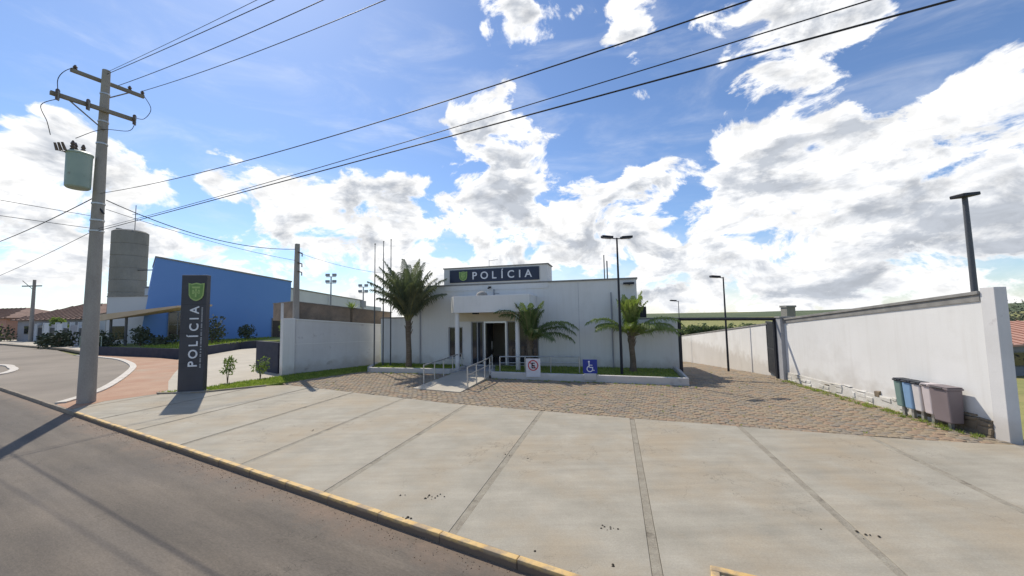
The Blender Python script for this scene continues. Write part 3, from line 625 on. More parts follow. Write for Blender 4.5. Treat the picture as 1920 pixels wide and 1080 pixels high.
def emblem(parent, w, h, loc):
    e = shield(MB(), w, h, 0, 0.03).build('emblem', M_lime, parent, loc=loc)
    shield(MB(), w, h, -0.008, 0.004, 0.86).build('emblem_field', M_green, e)
    d = MB()
    for (x0, x1, z0, z1) in ((-.26, .26, .20, .30), (-.05, .05, -.30, .18), (-.24, -.12, -.12, .12), (.12, .24, -.12, .12), (-.2, .2, -.06, .02)):
        d.box(x0*w, x1*w, -0.014, -0.006, z0*h, z1*h)
    d.build('emblem_device', M_lime, e)
SG = empty('station_sign', (5.39, 16.22, 0), R(-15), label='long dark blue sign reading POLÍCIA with green shield, on the roof parapet', cat='sign')
box('sign_panel', M_navy, (-8.72, -4.25, -0.09, -0.035, 4.10, 4.72), SG, 0.006)
emblem(SG, 0.42, 0.44, (-8.0, -0.125, 4.41))
for ch, x in zip('POLÍCIA', (-7.42, -6.92, -6.43, -6.03, -5.60, -5.17, -4.76)):
    put_letter(ch, 0.50, M_letter, SG, (x, -0.10, 4.24), (PI/2, 0, 0))
# totem --------------------------------------------------------------------
TT = empty('totem_sign', (-11.22, 13.3, 0), R(8), label='tall dark totem sign with green shield and vertical white lettering POLÍCIA', cat='sign')
box('totem_body', M_totem, (-0.40, 0.40, -0.11, 0.11, 0.06, 4.10), TT, 0.012)
box('totem_base', M_cap, (-0.47, 0.47, -0.18, 0.18, 0.0, 0.06), TT, 0.01)
for z in (1.0, 2.05, 3.05): box('panel_seam', M_black, (-0.397, 0.397, -0.113, -0.108, z, z+0.008), TT)
emblem(TT, 0.50, 0.62, (0.09, -0.145, 3.5))
for ch, z in zip('POLÍCIA', (0.98, 1.33, 1.68, 1.95, 2.26, 2.56, 2.86)):
    put_letter(ch, 0.40, M_letter, TT, (0.19, -0.124, z), (PI/2, -PI/2, 0))
sm_ = MB(); rz_ = random.Random(2); z = 0.85
while z < 2.95:
    h_ = rz_.uniform(.02, .05); sm_.box(0.265, 0.31, -0.116, -0.1105, z, z+h_); z += h_+rz_.choice((.012, .012, .05))
sm_.build('small_print', M_grey, TT, kind='stuff')
# planters --------------------------------------------------------------------
PR = empty('right_planter', (0, 14, 0), label='low white planter kerb with grass right of the entrance ramp', cat='planter')
def off(P): return [(x, y-14) for x, y in P]
OUT = [(-0.85, 15.28), (5.94, 13.0), (6.72, 15.75)]
strip('planter_kerb', off([(-0.95, 15.9), (-0.85, 15.28), (5.94, 13.0), (6.70, 15.74)]), 0.17, -0.1, 0.24, M_white2, PR, 0.012)
GP = [(-0.75, 15.4), (5.85, 13.15), (6.6, 15.85), (5.4, 16.2), (-0.85, 17.9)]
MB().prism(off(GP), -0.1, 0.13).build('planter_lawn', M_grass, PR)
grass('planter_grass', off(GP), 5000, 0.07, 0.13, seed=11, parent=PR, top=False)
PL = empty('left_planter', (-4, 17.5, 0), label='low white planter kerb with grass and flagpoles left of the ramp', cat='planter')
def off2(P): return [(x+4, y-17.5) for x, y in P]
strip('planter_kerb', off2([(-7.0, 19.4), (-6.72, 17.72), (-6.5, 17.45), (-2.75, 16.55), (-2.45, 16.7), (-2.3, 17.4)]), 0.17, -0.1, 0.2, M_white2, PL, 0.012)
GP2 = [(-6.9, 19.4), (-6.65, 17.8), (-6.45, 17.55), (-2.75, 16.65), (-2.5, 16.8), (-2.4, 18.2), (-6.8, 19.6)]
MB().prism(off2(GP2), -0.1, 0.12).build('planter_lawn', M_grass, PL)
grass('planter_grass', off2(GP2), 4500, 0.08, 0.12, seed=12, parent=PL, top=False)
# ramp ------------------------------------------------------------------------
RP = MB(); rv = [(-3.50, 13.24), (-1.75, 12.46), (-0.98, 15.0), (-0.98, 16.2), (-2.35, 16.5), (-2.66, 15.5)]
def rz2(x, y): return 0.012+0.10*sm(12.6, 16.5, y)
RP.prism(rv, -0.1, rz2); RP.build('entrance_ramp', M_conc2, bev=0.0, label='pale concrete access ramp leading to the station entrance', cat='ramp')
# railings --------------------------------------------------------------------
def railing(name, pts, h, label, mid=True, extra=None, cat='railing', grp=None):
    o0 = Vector((pts[0][0], pts[0][1], 0)); e = empty(name, o0, label=label, cat=cat, group=grp)
    P = [Vector((x, y, z))-o0 for x, y, z in pts]
    for p in P: MB().tube([p, p+Vector((0, 0, h))], 0.024, 8).build('post', M_galv, e, smooth=True)
    MB().tube([p+Vector((0, 0, h)) for p in P], 0.026, 8).build('handrail', M_galv, e, smooth=True)
    if mid: MB().tube([p+Vector((0, 0, h*.62)) for p in P], 0.018, 8).build('lower_rail', M_galv, e, smooth=True)
    return e
railing('ramp_railing', [(-3.28, 13.9, 0.03), (-3.06, 14.75, 0.04), (-2.85, 15.5, .05), (-2.62, 16.4, 0.09), (-2.35, 17.3, 0.1)], 0.68, 'thin tubular railing on the left side of the access ramp', mid=False)
railing('ramp_railing', [(-1.57, 12.98, 0.03), (-1.34, 13.75, 0.05), (-1.1, 14.5, 0.08), (-0.95, 15.3, .1), (-0.9, 16.2, .1)], 0.70, 'tubular railing on the right side of the access ramp')
railing('planter_railing', [(-0.55, 15.55, 0.13), (0.48, 15.45, 0.13), (1.5, 15.3, 0.13), (2.62, 15.1, 0.13)], 0.66, 'tubular railing standing in the grass behind the no parking sign')
# signs -----------------------------------------------------------------------
NP = empty('no_parking_sign', (0.76, 14.62, 0.1), R(-14), label='white no parking sign with letter E on the planter kerb', cat='sign')
box('sign_board', M_signwhite, (-0.28, 0.28, -0.012, 0.012, 0.0, 0.70), NP, 0.006)
def ring(mb, r0, r1, y, yd, cx, cz, n=28, a0=0, a1=2*PI):
    vs = []; full = abs(a1-a0-2*PI) < 1e-6; m_ = n if full else n+1
    for k in range(m_):
        a = a0+(a1-a0)*k/n
        for r in (r0, r1): 
            for yy in (y, yd): vs.append((cx+r*math.cos(a), yy, cz+r*math.sin(a)))
    f = []
    for k in range(n):
        j = (k+1) % m_; A, B_ = k*4, j*4
        f += [(A, A+2, B_+2, B_), (A+1, B_+1, B_+3, A+3), (A+2, A+3, B_+3, B_+2), (A, B_, B_+1, A+1)]
    return mb.add(vs, f)
ring(MB(), 0.165, 0.205, -0.018, -0.0125, 0, 0.44).build('prohibition_ring', M_red, NP)
put_letter('E', 0.30, M_blk, NP, (0, -0.02, 0.335), (PI/2, 0, 0))
MB().box(-0.185, 0.185, -0.026, -0.021, -0.016, 0.016, Matrix.Translation((0, 0, 0.44)) @ Matrix.Rotation(R(45), 4, 'Y')).build('slash', M_red, NP)
DS = empty('accessible_parking_sign', (2.82, 14.0, 0.0), R(-14), label='square blue wheelchair parking sign on a small concrete block on the planter kerb', cat='sign')
MB().box(-0.22, 0.22, -0.10, 0.10, 0.06, 0.30).build('concrete_block', M_white2, DS, bev=0.02)
box('sign_board', M_signblue, (-0.26, 0.26, -0.015, 0.015, 0.30, 0.80), DS, 0.006)
wc = MB(); ring(wc, 0.085, 0.115, -0.022, -0.0155, -0.01, 0.46, a0=R(110), a1=R(380)); ring(wc, 0.0, 0.035, -0.022, -0.0155, -0.035, 0.72)
wc.box(-0.05, -0.015, -0.022, -0.0155, 0.52, 0.68).box(-0.014, 0.09, -0.022, -0.0155, 0.585, 0.61).box(-0.014, 0.08, -0.022, -0.0155, 0.50, 0.53).box(0.08, 0.11, -0.022, -0.0155, 0.40, 0.53).box(0.11, 0.16, -0.022, -0.0155, 0.40, 0.425)
wc.build('wheelchair_symbol', M_letter, DS)
# flagpoles -------------------------------------------------------------------
for i, (x, y, zt, lab) in enumerate(((-6.58, 17.95, 5.9, 'thin dark flagpole in the left planter, farthest left of three'), (-6.32, 18.4, 6.1, 'thin dark flagpole in the left planter, middle of three'), (-6.05, 18.7, 6.25, 'thin dark flagpole in the left planter, nearest the palm'))):
    e = empty('flagpole', (x, y, 0.1), label=lab, cat='flagpole', group='flagpoles in the left planter')
    MB().tube([(0, 0, 0), (0, 0, 3), (0, 0, zt)], [0.035, 0.03, 0.018], 8).build('mast', M_pole, e, smooth=True)
    MB().lathe([(0.03, 0), (0.04, .03), (0.01, .06)], (0, 0, zt), 8).build('finial', M_pole, e)
    MB().lathe([(0.08, 0), (0.08, .03), (0.04, .06)], (0, 0, 0), 10).build('base', M_pole, e)
# lamp posts ------------------------------------------------------------------
def lamp(loc, h, heads, label, rz=0, rp=0.05, L_=0.45):
    e = empty('lamp_post', loc, rz, label=label, cat='street lamp', group='car park lamp posts')
    MB().tube([(0, 0, 0), (0, 0, h*.4), (0, 0, h)], [rp, rp*.9, rp*.6], 10).build('pole', M_black if rp > .045 else M_pole, e, smooth=True)
    for s in heads:
        MB().tube([(0, 0, h-.04), (s*.2, 0, h-.02)], 0.02, 6).build('bracket', M_black, e)
        hd = MB().box(min(s*.18, s*(.18+L_)), max(s*.18, s*(.18+L_)), -0.11, 0.11, -0.045, 0.045, Matrix.Translation((0, 0, h)) @ Matrix.Rotation(-s*R(4), 4, 'Y')).build('lamp_head', M_black, e, bev=0.015)
        MB().box(min(s*.22, s*(.14+L_)), max(s*.22, s*(.14+L_)), -0.09, 0.09, -0.055, -0.047, Matrix.Translation((0, 0, h)) @ Matrix.Rotation(-s*R(4), 4, 'Y')).build('lens', M_ggrey, hd)
    return e
lamp((4.2, 14.75, 0.12), 5.35, (-1, 1), 'black lamp post with two flat heads in front of the station', R(8), 0.055)
lamp((10.0, 17.7, gh(10, 17.7)), 4.4, (-1,), 'grey lamp post with one head standing inside the gate', R(5), 0.05)
e = lamp((12.6, 28.5, gh(12.6, 28.5)), 4.6, (-1,), 'distant thin lamp post with one head down the side road', R(5), 0.04)
EL = empty('lamp_post', (9.98, 8.10, -0.4), R(5), label='thick grey steel lamp post with single flat head behind end of the boundary wall', cat='street lamp', group='car park lamp posts')
MB().tube([(0, 0, 0), (0, 0, 2.4), (0, 0, 5.3)], [.07, .06, .045], 12).build('pole', M_pole, EL, smooth=True)
MB().box(-.20, .22, -.13, .13, -.035, .04, Matrix.Translation((0, 0, 5.33)) @ Matrix.Rotation(R(-6), 4, 'Y')).build('lamp_head', M_black, EL, bev=.015)
# right boundary wall -----------------------------------------------------------
RWZ = math.atan2(6.44, 0.71); RW = empty('boundary_wall', (9.12, 7.21, 0), RWZ, label='long white rendered wall with grey coping beside the recycling bins', cat='wall')
def wedge(x0, x1, y0, y1, z0, za, zb):
    return MB().add([(x0,y0,z0),(x1,y0,z0),(x1,y1,z0),(x0,y1,z0),(x0,y0,za),(x1,y0,zb),(x1,y1,zb),(x0,y1,za)], [(0,3,2,1),(4,5,6,7),(0,1,5,4),(1,2,6,5),(2,3,7,6),(3,0,4,7)])
wedge(0.12, 6.5, -0.17, 0, -1.0, 2.73, 2.12).build('render_wall', M_white, RW)
cpg = MB().add([(0.12,-.21,2.733),(6.5,-.21,2.123),(6.5,.05,2.123),(0.12,.05,2.733),(0.12,-.21,2.80),(6.5,-.21,2.19),(6.5,.05,2.19),(0.12,.05,2.80)], [(0,3,2,1),(4,5,6,7),(0,1,5,4),(1,2,6,5),(2,3,7,6),(3,0,4,7)])
cpg.build('coping', M_cap, RW, bev=0.006)
cb = MB().add([(0.12,.002,2.60),(6.5,.002,2.01),(6.5,.022,2.01),(0.12,.022,2.60),(0.12,.002,2.73),(6.5,.002,2.12),(6.5,.022,2.12),(0.12,.022,2.73)], [(0,3,2,1),(4,5,6,7),(0,1,5,4),(1,2,6,5),(2,3,7,6),(3,0,4,7)])
cb.build('coping_edge', M_cap, RW)
MB().box(-0.13, 0.118, -0.20, 0.012, -1.0, 2.86).build('end_pillar', M_white2, RW, bev=0.008)
MB().box(6.502, 6.78, -0.30, 0.13, -1.0, 2.20).build('gate_pillar', M_grey, RW, bev=0.008)
MB().box(6.47, 6.81, -0.33, 0.16, 2.203, 2.26).build('pillar_cap', M_cap, RW, bev=0.006)
box('plinth', M_stone[0], (1.51, 6.48, 0.003, 0.035, -.6, 0.27), RW, 0.01)
box('plinth', M_stone[1], (0.13, 1.507, 0.003, 0.030, -.6, 0.30), RW, 0.01)
rs = random.Random(9); x = 0.13
while x < 6.45:
    w = rs.uniform(.16, .34); z = -0.08; lim = 0.34-0.025*x+rs.uniform(-.08, .08)
    while z < lim:
        h = min(rs.uniform(.10, .17), lim-z+.02); pr = rs.uniform(.042, .058)
        near = x < 1.5
        mb = MB(); j = lambda: rs.uniform(-.022, .022)
        x1 = min(x+w-.012, 6.48)
        mb.add([(x+j(), .003, z+j()), (x1+j(), .003, z+j()), (x1+j(), .003, z+h-.01+j()), (x+j(), .003, z+h-.01+j()), (x+.02+j(), pr, z+.015+j()), (x1-.02+j(), pr, z+.015+j()), (x1-.02+j(), pr, z+h-.025+j()), (x+.02+j(), pr, z+h-.025+j())],
               [(4, 5, 6, 7), (0, 1, 5, 4), (1, 2, 6, 5), (2, 3, 7, 6), (3, 0, 4, 7)])
        if near or rs.random() < .6: mb.build('plinth_stone', M_stone[1] if (near and rs.random() < .9) or rs.random() < .12 else M_stone[0], RW, bev=0.008)
        z += h
    x += w
FW = empty('yard_boundary_wall', (10.2, 15.1, 0), math.atan2(14.9, 3.4), label='white rendered wall seen through the open gate, descending with the side road', cat='wall')
fl = math.hypot(14.9, 3.4)
for i in range(6):
    a, b = i*fl/6*1.25, (i+1)*fl/6*1.25
    za, zb = 1.93-1.35*a/fl, 1.93-1.35*b/fl
    wedge(a+.004, b-.004, -0.15, 0, za-3, za, zb).build('wall_panel', M_white, FW)
    MB().add([(a,-.18,za+.003),(b,-.18,zb+.003),(b,.03,zb+.003),(a,.03,za+.003),(a,-.18,za+.06),(b,-.18,zb+.06),(b,.03,zb+.06),(a,.03,za+.06)], [(0,3,2,1),(4,5,6,7),(0,1,5,4),(1,2,6,5),(2,3,7,6),(3,0,4,7)]).build('coping', M_cap, FW)
# gate ------------------------------------------------------------------------
GT = empty('yard_gate', (6.72, 15.22, 0), label='dark steel gate frame over the side road with its leaf standing open', cat='gate')
q0 = Vector((0, 0, 0)); q1 = Vector((9.72-6.72, 14.02-15.22, 0))
MB().box(-.05, .05, -.05, .05, -.2, 2.24).build('gate_post', M_black, GT, bev=0.005)
MB().tube([q0+Vector((0, 0, 2.2)), q1+Vector((0, 0, 2.17))], 0.06, 4).build('top_beam', M_black, GT)
MB().box(-.04, .04, -.04, .04, -.2, 2.2, Matrix.Translation(q1)).build('gate_post', M_black, GT, bev=0.005)
lf = empty('gate_leaf', (9.74-6.72, 14.12-15.22, 0), R(66), parent=GT)
MB().box(0, 1.25, -.02, .02, 0.04, .12).box(0, 1.25, -.02, .02, 1.98, 2.06).box(0, .06, -.02, .02, .12, 1.98).box(1.19, 1.25, -.02, .02, .12, 1.98).box(.06, 1.19, -.02, .02, .98, 1.04).build('leaf_frame', M_black, lf)
for i in range(8): box('gate_slat', M_black, (.09+i*.138, .19+i*.138, -.008, .008, .12, 1.98), lf)
# bins ------------------------------------------------------------------------
def bin_(name, s, w, h, z0, body, lid, label, d=0.34):
    p = Vector((9.12, 7.21, 0))+Vector((.110, .994, 0))*s; 
    e = empty(name, (p.x, p.y, 0), RWZ, label=label, cat='bin', group='recycling bins along the boundary wall')
    y1 = 0.10
    mb = MB(); ht = w/2; b = w/2*.88
    mb.add([(-b, y1, z0), (b, y1, z0), (b, y1+d*.85, z0), (-b, y1+d*.85, z0), (-ht, y1, z0+h), (ht, y1, z0+h), (ht, y1+d, z0+h), (-ht, y1+d, z0+h)], [(0,3,2,1),(4,5,6,7),(0,1,5,4),(1,2,6,5),(2,3,7,6),(3,0,4,7)])
    bo = mb.build('bin_body', M_bin[body], e, bev=0.025)
    box('rim', M_bin[lid], (-ht-.012, ht+.012, y1-.012, y1+d+.012, z0+h-.01, z0+h+.03), e, 0.008)
    MB().prism([(-ht, y1-.005), (ht, y1-.005), (ht, y1+d+.005), (-ht, y1+d+.005)], z0+h+.033, lambda x, y: z0+h+.05+.05*(1-abs(y-y1-d/2)/(d/2+.01))).build('lid', M_bin[lid], e, bev=0.01)
    MB().tube([(-ht*.6, y1+d+.03, z0+h+.02), (ht*.6, y1+d+.03, z0+h+.02)], .012, 6).build('lid_handle', M_bin['lid'], e)
    if z0 > .12:
        MB().box(-.03, .03, y1+.06, y1+.12, -.2, z0).build('stand', M_galv, e)
    return e
bin_('recycling_bin', 1.74, .18, .60, .2, 'green', 'lid', 'grey green recycling bin with dark lid, farthest along the white wall', .22)
bin_('recycling_bin', 1.51, .21, .60, .2, 'blue', 'lid', 'light blue recycling bin with dark lid beside the white wall', .22)
bin_('recycling_bin', 1.28, .19, .60, .2, 'white', 'lid', 'off white recycling bin between the blue and pinkish bins', .22)
bin_('recycling_bin', 1.05, .20, .60, .2, 'pink', 'pink', 'pale pinkish grey bin next to the large brown bin', .22)
bin_('waste_bin', 0.71, .40, .68, .13, 'brown', 'brown', 'large dark brown waste bin, nearest to the end of the white wall', 0.28)
# litter at the wall foot
# utility pole ------------------------------------------------------------------
def up_pole(name, loc, rz, label, h, r0, r1):
    e = empty(name, loc, rz, label=label, cat='utility pole')
    MB().tube([(0, 0, -.3), (0, 0, h*.5), (0, 0, h)], [r0, (r0+r1)/2, r1], 18).build('pole_shaft', M_cpole, e, smooth=True)
    return e
UP = up_pole('utility_pole', (-13.38, 11.95, 0), math.atan2(.88, .477), 'tall round concrete utility pole with transformer and crossarms by the kerb', 10.85, 0.215, 0.10)
UP.rotation_euler = (0, 0, math.atan2(.88, .477))
def insul(mb, p, s=1.0): return mb.lathe([(.02*s, 0), (.055*s, .02), (.03*s, .05), (.06*s, .08), (.035*s, .12), (.02*s, .15)], p, 8)
a1 = MB().box(-0.75, 1.0, 0.11, 0.21, 10.45, 10.56).build('crossarm', M_wood, UP, bev=0.008)
for x in (-.65, .62, .95): insul(MB(), (x, .16, 10.56)).build('insulator', M_porc, UP, smooth=True)
a2 = MB().box(-1.18, 0.66, -0.23, -0.12, 9.36, 9.48).build('crossarm', M_wood, UP, bev=0.008)
MB().tube([(-.8, -.16, 9.38), (0, -.15, 8.75)], .02, 6).build('brace', M_wood, UP)
MB().tube([(.6, .16, 10.45), (0, .14, 9.9)], .02, 6).build('brace', M_wood, UP)
for x in (-1.05, -.42, .66):
    o = MB().lathe([(.045, 0), (.05, .1), (.03, .12), (.05, .16), (.05, .3), (.03, .34)], (x, -.28, 9.22), 8).build('fuse_cutout', M_porc, UP, smooth=True)
    MB().tube([(x, -.28, 9.55), (x, -.38, 9.4), (x, -.40, 9.15)], .015, 6).build('fuse_tube', M_cap, o)
TF = empty('transformer', (0, 0, 0), 0, parent=UP)
MB().lathe([(.25, 6.80), (.285, 6.84), (.29, 7.86), (.31, 7.88), (.31, 7.92), (.26, 7.96), (.08, 8.0)], (-.66, 0, 0), 24).build('tank', M_trafo, TF, smooth=True)
for k in range(3):
    an = R(60+k*60); MB().lathe([(.03, 0), (.07, .04), (.04, .08), (.07, .12), (.04, .17), (.06, .21), (.02, .32)], (-.66+.17*math.cos(an)*1.0, .17*math.sin(an)-.08, 7.95), 8).build('bushing', M_porc, TF, smooth=True)
[MB().box(-.30, -.1, -.05, .05, z, z+.12).build('bracket', M_galv, TF) for z in (7.35, 6.8)]
TF.location = (.19, 0, -.10)
for k in range(3):
    MB().tube([(-.98-k*.06, -.1+.12*k, 7.9), (-1.06-k*.05, -.12+.12*k, 8.12)], [.04, .03], 6).tube([(-.9, -.05, 7.85), (-.98-k*.06, -.1+.12*k, 7.92)], .012, 5).build('surge_arrester', M_porc, TF)
MB().tube([(-.15, 0, 6.6), (-.2, -.1, 6.3), (-.1, -.2, 6.1)], .03, 6).build('cable_drop', M_cable, TF)
for z in (10.0, 9.05, 8.3, 6.3, 5.4, 5.75): MB().lathe([(.115+.0115*(10.85-z), 0), (.115+.0115*(10.85-z), .05)], (0, 0, z), 16).build('steel_band', M_galv, UP)
def loop(pts, r=.010): MB().tube(smoothp3(pts), r, 5).build('jumper_wire', M_cable, UP)
def smoothp3(pts, n=6):
    out = []
    for i in range(len(pts)-1):
        p0, p1, p2, p3 = [Vector(pts[max(0, min(len(pts)-1, j))]) for j in (i-1, i, i+1, i+2)]
        for k in range(n):
            t = k/n; out.append(0.5*((2*p1)+(p2-p0)*t+(2*p0-5*p1+4*p2-p3)*t*t+(3*p1-p0-3*p2+p3)*t**3))
    out.append(Vector(pts[-1])); return out
loop([(.95, .16, 10.6), (1.15, 0, 10.1), (.95, -.1, 9.6), (.66, -.2, 9.5)])
loop([(-.65, .16, 10.65), (-.9, 0, 10.3), (-1.05, -.2, 9.9), (-1.05, -.28, 9.5)])
loop([(-1.05, -.28, 9.25), (-1.35, -.3, 8.9), (-1.2, -.2, 8.5), (-1.1, -.1, 8.15)])
loop([(.66, -.3, 9.2), (.5, -.35, 8.9), (-.1, -.3, 8.7), (-.6, -.1, 8.25)])
UP2 = empty('service_pole', (-10.05, 17.45, 0), R(48), label='short square concrete service pole with meter box beside the white yard wall', cat='utility pole')
MB().add([(-.14,-.14,-.2),(.14,-.14,-.2),(.14,.14,-.2),(-.14,.14,-.2),(-.085,-.085,6.0),(.085,-.085,6.0),(.085,.085,6.0),(-.085,.085,6.0)], [(0,3,2,1),(4,5,6,7),(0,1,5,4),(1,2,6,5),(2,3,7,6),(3,0,4,7)]).build('pole_shaft', M_cpole, UP2, bev=0.01)
MB().box(.0, .2, -.27, -.14, .55, 1.2).build('meter_box', M_black, UP2, bev=0.01)
MB().box(.02, .18, -.23, -.14, 1.5, 1.85).build('junction_box', M_cap, UP2, bev=0.01)
for z in (5.6, 5.1, 4.7): MB().tube([(0, -.1, z), (.16, -.16, z-.05), (.16, -.16, z-.2)], .03, 6).build('hook', M_porc, UP2)
# wires -------------------------------------------------------------------------
P0 = Vector((-13.38, 11.95, 0)); AD = Vector((.477, .88, 0)).normalized(); WD = Vector((.879, -.477, 0)).normalized()
def wire(label, base, d, coef, t0, t1, r, grp='overhead lines on the utility pole'):
    n = 36; p = [base+d*(t0+(t1-t0)*i/n)+Vector((0, 0, coef[0]*(t0+(t1-t0)*i/n)**2+coef[1]*(t0+(t1-t0)*i/n)+coef[2])) for i in range(n+1)]
    b = p[0].copy(); MB().tube([q-b for q in p], r, 6).build('overhead_wire', M_cable, loc=b, label=label, cat='wire', group=grp)
wire('overhead wire from pole top to upper right, highest of the four', P0, WD, (.0008, -.166, 10.79), 0, 34, .006)
wire('overhead wire from pole top to upper right, second from above', P0, WD, (.0008, -.178, 10.72), 0, 34, .009)
wire('overhead wire from pole top to upper right, third from above', P0+AD*.3, WD, (.0025, -.185, 10.50), 0, 34, .009)
wire('overhead wire from pole top to upper right, lowest of the four', P0+AD*.9, WD, (.003, -.190, 10.62), 0, 34, .009)
wire('highest of three cables sweeping right across the sky above the station', P0, WD, (.0030, -.120, 6.67), 0, 34, .008)
wire('thin middle cable sweeping right across the sky above the station', P0, WD, (.0010, -.0400, 5.51), 0, 34, .006)
wire('thick lowest cable sweeping right across the sky above the station', P0, WD, (.0001, -.0293, 5.43), 0, 34, .009)
wire('thick cable leaving the pole towards the left edge', P0, WD, (.0015, .02, 6.62), 0, -40, .016)
wire('thin telephone wire from the pole to the left edge', P0, WD, (.001, .06, 5.5), 0, -60, .009)
def span(label, a, b, sag, r, grp='overhead lines on the utility pole'):
    a, b = Vector(a), Vector(b); n = 24
    p = [a.lerp(b, i/n)-Vector((0, 0, sag*4*(i/n)*(1-i/n)))-a for i in range(n+1)]
    MB().tube(p, r, 6).build('overhead_wire', M_cable, loc=a, label=label, cat='wire', group=grp)
span('service cable sagging from tall pole to short service pole', (-13.3, 12.1, 6.5), (-10.05, 17.45, 5.75), .45, .014)
span('thin wire from tall pole across the water tower to the service pole', (-13.3, 12.1, 6.2), (-10.05, 17.45, 5.2), .15, .008)
span('thin wire from service pole towards the palm and station roof', (-10.05, 17.45, 5.6), (-5.0, 19.2, 4.6), .25, .007)
span('thin wire crossing over the street to the upper left of the pole', (-13.45, 11.8, 5.9), (-20.5, 3.0, 7.0), .1, .008)
span('thin lower wire crossing over the street left of the pole', (-13.45, 11.8, 5.5), (-20.5, 3.0, 6.3), .1, .008)
# ---------------------------------------------------------------- left yard wall
def frame(a, b): return (a[0], a[1], 0), math.atan2(b[1]-a[1], b[0]-a[0]), math.hypot(b[0]-a[0], b[1]-a[1])
loc, rz, ln = frame((-10.2, 16.72), (-7.25, 20.05))
YW = empty('yard_wall', loc, rz, label='stained white yard wall between the service pole and the station', cat='wall')
wedge(0.47, ln+.25, 0, .15, -.3, 2.44, 2.06).build('render_wall', M_white2, YW)
wedge(0.47, ln+.25, -.02, .17, 2.443, 2.50, 2.06+.06).build('coping', M_white, YW) if False else None
MB().add([(.47,-.03,2.443),(ln+.25,-.03,2.063),(ln+.25,.18,2.063),(.47,.18,2.443),(.47,-.03,2.50),(ln+.25,-.03,2.12),(ln+.25,.18,2.12),(.47,.18,2.50)], [(0,3,2,1),(4,5,6,7),(0,1,5,4),(1,2,6,5),(2,3,7,6),(3,0,4,7)]).build('coping', M_white, YW)
MB().box(-.02, .467, -.12, .18, -.3, 2.52).build('wall_pillar', M_white, YW, bev=0.01)
MB().add([(.47,-.012,1.33),(ln+.2,-.012,1.22),(ln+.2,.001,1.22),(.47,.001,1.33),(.47,-.012,1.36),(ln+.2,-.012,1.25),(ln+.2,.001,1.25),(.47,.001,1.36)], [(0,3,2,1),(4,5,6,7),(0,1,5,4),(1,2,6,5),(2,3,7,6),(3,0,4,7)]).build('render_band', M_white, YW)
NR = empty('carport_roof', loc, rz, label='weathered brown fascia of a low roof rising behind the white yard wall', cat='roof')
def band(x0, x1, y0, y1, za0, za1, zb0, zb1): return MB().add([(x0,y0,za0),(x1,y0,zb0),(x1,y1,zb0),(x0,y1,za0),(x0,y0,za1),(x1,y0,zb1),(x1,y1,zb1),(x0,y1,za1)], [(0,3,2,1),(4,5,6,7),(0,1,5,4),(1,2,6,5),(2,3,7,6),(3,0,4,7)])
band(.62, 5.6, .45, 3.5, 2.42, 3.28, 1.95, 2.72).build('fascia', M_rust, NR)
band(.60, 5.65, .42, 3.55, 3.283, 3.32, 2.723, 2.76).build('roof_edge', M_cap, NR)
MB().box(.8, .95, .6, .75, -.3, 2.40).box(5.2, 5.35, .6, .75, -.3, 1.97).build('post', M_white2, NR)
MB().box(.0, .08, .19, .3, -.3, 3.2).build('corner_post', M_white2, NR)
# yucca on the roof edge
YU = empty('yucca_plant', (-8.35, 19.5, 2.9), label='spiky pale yucca plant showing above the brown roof', cat='plant')
ry = random.Random(8); yb = MB()
for i in range(46):
    a = ry.uniform(0, 2*PI); e_ = ry.uniform(R(25), R(88)); l = ry.uniform(.4, .7); d = Vector((math.cos(a)*math.cos(e_), math.sin(a)*math.cos(e_), math.sin(e_))); s = Vector((-math.sin(a), math.cos(a), 0))*.022
    m_ = d*l*.55; yb.add([tuple(-s), tuple(s), tuple(m_+s), tuple(m_-s), tuple(d*l+Vector((0, 0, -.1*l)))], [(0, 1, 2, 3), (3, 2, 4)])
yb.build('leaves', M_frondY, YU); MB().tube([(0, 0, -2.9), (0, 0, .05)], .06, 8).build('stem', M_bark, YU)
# ---------------------------------------------------------------- dark blue school walls, terrace
loc2, rz2_, ln2 = frame((-12.75, 18.95), (-10.72, 17.45))
DW = MB().box(0, ln2, -.1, .1, -.3, 1.42); DW.build('dark_yard_wall', M_navyw, loc=loc2, rz=rz2_, label='tall dark blue wall panel attached left of the white yard wall', cat='wall', bev=.01)
def wallpath(name, pts, h, th, m, z0=-.2, **k): return strip(name, pts, th, z0, h, m, **k)
wallpath('terrace_wall', [(-12.75, 19.3), (-22.1, 33.2)] if False else [(-22.6, 33.4), (-23.4, 32.2), (-21.8, 25.15), (-27.4, 27.35), (-33.2, 29.6)], 0.62, .25, M_navyw, label='low dark blue retaining wall round the grass terrace of the blue building', cat='wall')
TR = [(-22.75, 33.2), (-23.5, 32.1), (-21.95, 25.35), (-27.4, 27.5), (-33, 29.75), (-36, 33), (-31, 35), (-25, 41.5), (-18, 48), (-14, 40)]
poly('terrace_lawn', M_grass, TR, 0.55, th=.6)
grass('terrace_grass', [(-23.2, 33), (-22.1, 25.6), (-27.3, 27.8), (-31.5, 33), (-25, 40)], 5000, .16, .55, seed=31, wide=.03, label='green grass growing on the raised terrace', cat='grass')
